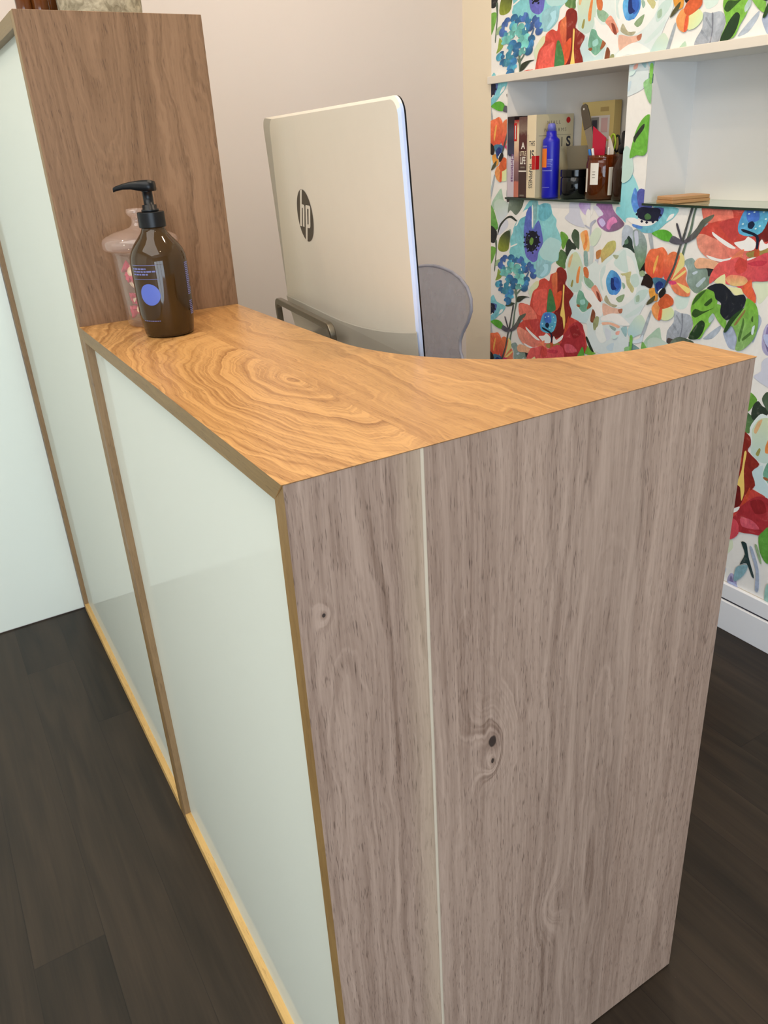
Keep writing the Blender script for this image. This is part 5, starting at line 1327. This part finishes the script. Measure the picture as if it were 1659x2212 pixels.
# spatula / comb
sp_ = thing('steel_spatula', 'long grey steel spatula with a dark handle leaning in the amber jar', 'spatula', (AJ[0] + .006, AJ[1] + .004, GZ + .0065))
def blade(bm, prof, th):
    a = Vector((0, 0, 0)); d = Vector((.004, .098, .262)).normalized(); s = d.cross(Vector((1, 0, 0))).normalized()
    L = [(d * q + s * w) for q, w in prof] + [(d * q - s * w) for q, w in prof[::-1]]
    prism(bm, [v + Vector((-th / 2, 0, 0)) for v in L], [v + Vector((th / 2, 0, 0)) for v in L])
bm = bmesh.new(); blade(bm, [(.0, .009), (.10, .012), (.205, .0155)], .002); bm_obj('blade', bm, M['steel'], sp_)
bm = bmesh.new(); blade(bm, [(.2052, .0160), (.250, .0155), (.268, .0130), (.275, .007)], .005); bm_obj('handle', bm, M['steel_dk'], sp_, bevel=.001)
bm = bmesh.new(); d = Vector((.004, .098, .262)).normalized() * .262
lathe(bm, [(0, 0), (.0032, 0)], c=(0, 0, 0), seg=16, M=Matrix.Translation(d + Vector((-.0031, 0, 0))) @ Matrix.Rotation(-PI / 2, 4, 'Y')); bm_obj('hang_hole', bm, M['white_lbl'], sp_)
# small scissors with lime loops behind the card
sc = thing('scissors', 'small scissors with lime green and black loops in the amber jar', 'scissors', (AJ[0] + .016, AJ[1] - .012, GZ + .0065))
def ring_pts(cy, cz, ry, rz, n=20): return [(0, cy + ry * math.cos(2 * PI * k / n), cz + rz * math.sin(2 * PI * k / n)) for k in range(n + 1)]
bm = bmesh.new(); tube(bm, ring_pts(-.010, .150, .010, .022), .003, seg=8, up=Vector((1, 0, 0))); bm_obj('loop', bm, M['lime'], sc, smooth=True)
bm = bmesh.new(); tube(bm, [(.007 + p[0], p[1], p[2]) for p in ring_pts(-.020, .146, .010, .022)], .003, seg=8, up=Vector((1, 0, 0))); bm_obj('loop', bm, M['black_pl'], sc, smooth=True)
bm = bmesh.new(); box(bm, (-.001, -.010, .001), (.001, -.004, .128)); box(bm, (.006, -.019, .001), (.008, -.013, .124)); bm_obj('blade', bm, M['steel'], sc)
# paper slip
ps_ = thing('folded_leaflet', 'white folded leaflet tucked behind the crimson card in the amber jar', 'leaflet', (AJ[0] + .008, AJ[1] - .004, GZ + .0065))
bm = bmesh.new(); prism(bm, [(0, y, z) for y, z in ((-.024, 0), (.002, 0), (-.008, .168), (-.016, .160), (-.030, .13))], [(.0015, y, z) for y, z in ((-.024, 0), (.002, 0), (-.008, .168), (-.016, .160), (-.030, .13))])
bm_obj('sheet', bm, M['white_lbl'], ps_)

# pale yellow carton against the niche back
yb = thing('yellow_carton', 'pale yellow printed carton leaning at the back of the left niche', 'box', (1.702, 1.300, GZ))
YW, YH, YD = .135, .272, .030
bm = bmesh.new(); box(bm, (0, 0, .0005), (YD, YW, YH)); cb = bm_obj('carton_body', bm, M['yellow_box'], yb, bevel=.001)
def crect(u0, u1, z0, z1, mat, nm, lift=.0004):
    bm = bmesh.new(); quad(bm, [(-lift, YW * (1 - u0), z0), (-lift, YW * (1 - u0), z1), (-lift, YW * (1 - u1), z1), (-lift, YW * (1 - u1), z0)]); return bm_obj(nm, bm, mat, cb)
PG = plain('pale_print_panel', (214, 204, 196), .6); PB = plain('print_blue_grey', (150, 172, 190), .6); PV = plain('print_mauve', (140, 124, 138), .6); PP = plain('print_pink', (206, 168, 164), .6)
crect(.30, .88, .165, .232, PG, 'photo_panel'); crect(.30, .55, .168, .228, plain('print_grey', (132, 128, 120), .6), 'photo_frame', .0007); crect(.34, .50, .180, .220, M['ink'], 'photo_print', .001)
crect(.62, .82, .185, .225, PP, 'photo_print', .0008); crect(.40, .86, .105, .160, PG, 'icon_panel')
crect(.58, .84, .243, .255, plain('print_tan', (176, 150, 92), .6), 'brand_print')
for u, mt in ((.54, PB), (.76, PV)):
    bm = bmesh.new(); vs = [bm.verts.new((-.0008, YW * (1 - u) + .0095 * math.cos(2 * PI * k / 24), .133 + .014 * math.sin(2 * PI * k / 24))) for k in range(24)]; bm.faces.new(vs); bm_obj('icon_print', bm, mt, cb)

# dark dropper bottle
db = thing('dropper_bottle', 'dark brown bottle with a black cap at the right end of the left niche', 'bottle', (1.6290, 1.1765, GZ))
RD = .0330
bm = bmesh.new(); lathe(bm, [(0, .0005), (RD * .93, .0005), (RD, .004), (RD, .082), (RD * .92, .096), (RD * .66, .112), (RD * .52, .120), (RD * .52, .128), (0, .128)], seg=48); bm_obj('bottle_body', bm, M['amber_dark'], db, smooth=True)
bm = bmesh.new(); lathe(bm, [(0, .1282), (RD * .60, .1282), (RD * .60, .148), (RD * .45, .152), (RD * .42, .180), (RD * .30, .186), (0, .187)], seg=32); bm_obj('dropper_cap', bm, M['black_pl'], db, smooth=True)

# wooden block in the right niche
wb = thing('wooden_block', 'small flat wooden block lying on the right glass shelf', 'block', (1.6420, .9680, GZ), math.radians(-12))
bm = bmesh.new(); box(bm, (-.062, -.034, .0003), (.062, .034, .0085)); bm_obj('lower_board', bm, M['wood_blk'], wb, bevel=.001)
bm = bmesh.new(); box(bm, (-.061, -.033, .0088), (.061, .033, .0180)); bm_obj('upper_board', bm, M['wood_blk'], wb, bevel=.0015)

# ------------------------------------------------------------------ lights
def area(name, loc, target, size, power, col, size_y=None, shape='RECTANGLE', spread=180):
    l = D.lights.new(name, 'AREA'); l.energy = power; l.color = col; l.shape = shape; l.size = size
    if size_y: l.size_y = size_y
    l.spread = math.radians(spread)
    o = D.objects.new(name, l); C.objects.link(o); o.location = loc
    o.rotation_euler = (Vector(target) - Vector(loc)).to_track_quat('-Z', 'Y').to_euler()
    return o
area('window_daylight', (-1.1, FY0 - .16, 1.06), (-.5, 2, .9), 2.6, P_WIN, (.78, .89, 1.0), 1.8)
area('ceiling_fill_light', (-.9, -.3, ZC - .02), (-.9, -.3, 0), 1.6, P_CEIL, (1.0, .96, .90), 2.2)  # soft overhead fill added for the ambient level, no fitting behind it
for i, (x, y) in enumerate(((.16, .30), (.42, .95), (.95, 1.25), (.95, .35), (-.55, 1.15), (.16, -.75))):
    area('downlight', (x, y, ZC - .015), (x, y, 0), .09, P_DOWN[i], (1.0, .80, .58), shape='DISK')
area('side_fill_light', (FX0 + .1, .6, 1.5), (0, .6, .7), 2.2, P_SIDE, (.95, 1.0, .93), 2.0)  # unseen fill added on the left to brighten the white fronts
w = D.worlds.new('World'); bpy.context.scene.world = w; w.use_nodes = True
bg = w.node_tree.nodes['Background']; bg.inputs[0].default_value = (.75, .85, 1, 1); bg.inputs[1].default_value = .6

# ------------------------------------------------------------------ camera
cd = D.cameras.new('camera'); cam = D.objects.new('camera', cd); C.objects.link(cam)
cam.location = CAM_LOC; cam.rotation_euler = CAM_ROT
cd.sensor_fit = 'AUTO'; cd.sensor_width = 36.0; cd.lens = CAM_F * 36.0 / 2212.0
cd.shift_x = -CAM_CX / 2212.0; cd.shift_y = CAM_CY / 2212.0
cd.clip_start = .02
sc_ = bpy.context.scene; sc_.camera = cam
sc_.view_settings.view_transform = 'Standard'; sc_.view_settings.look = 'None'
sc_.view_settings.exposure = EXPO; sc_.view_settings.gamma = 1.0
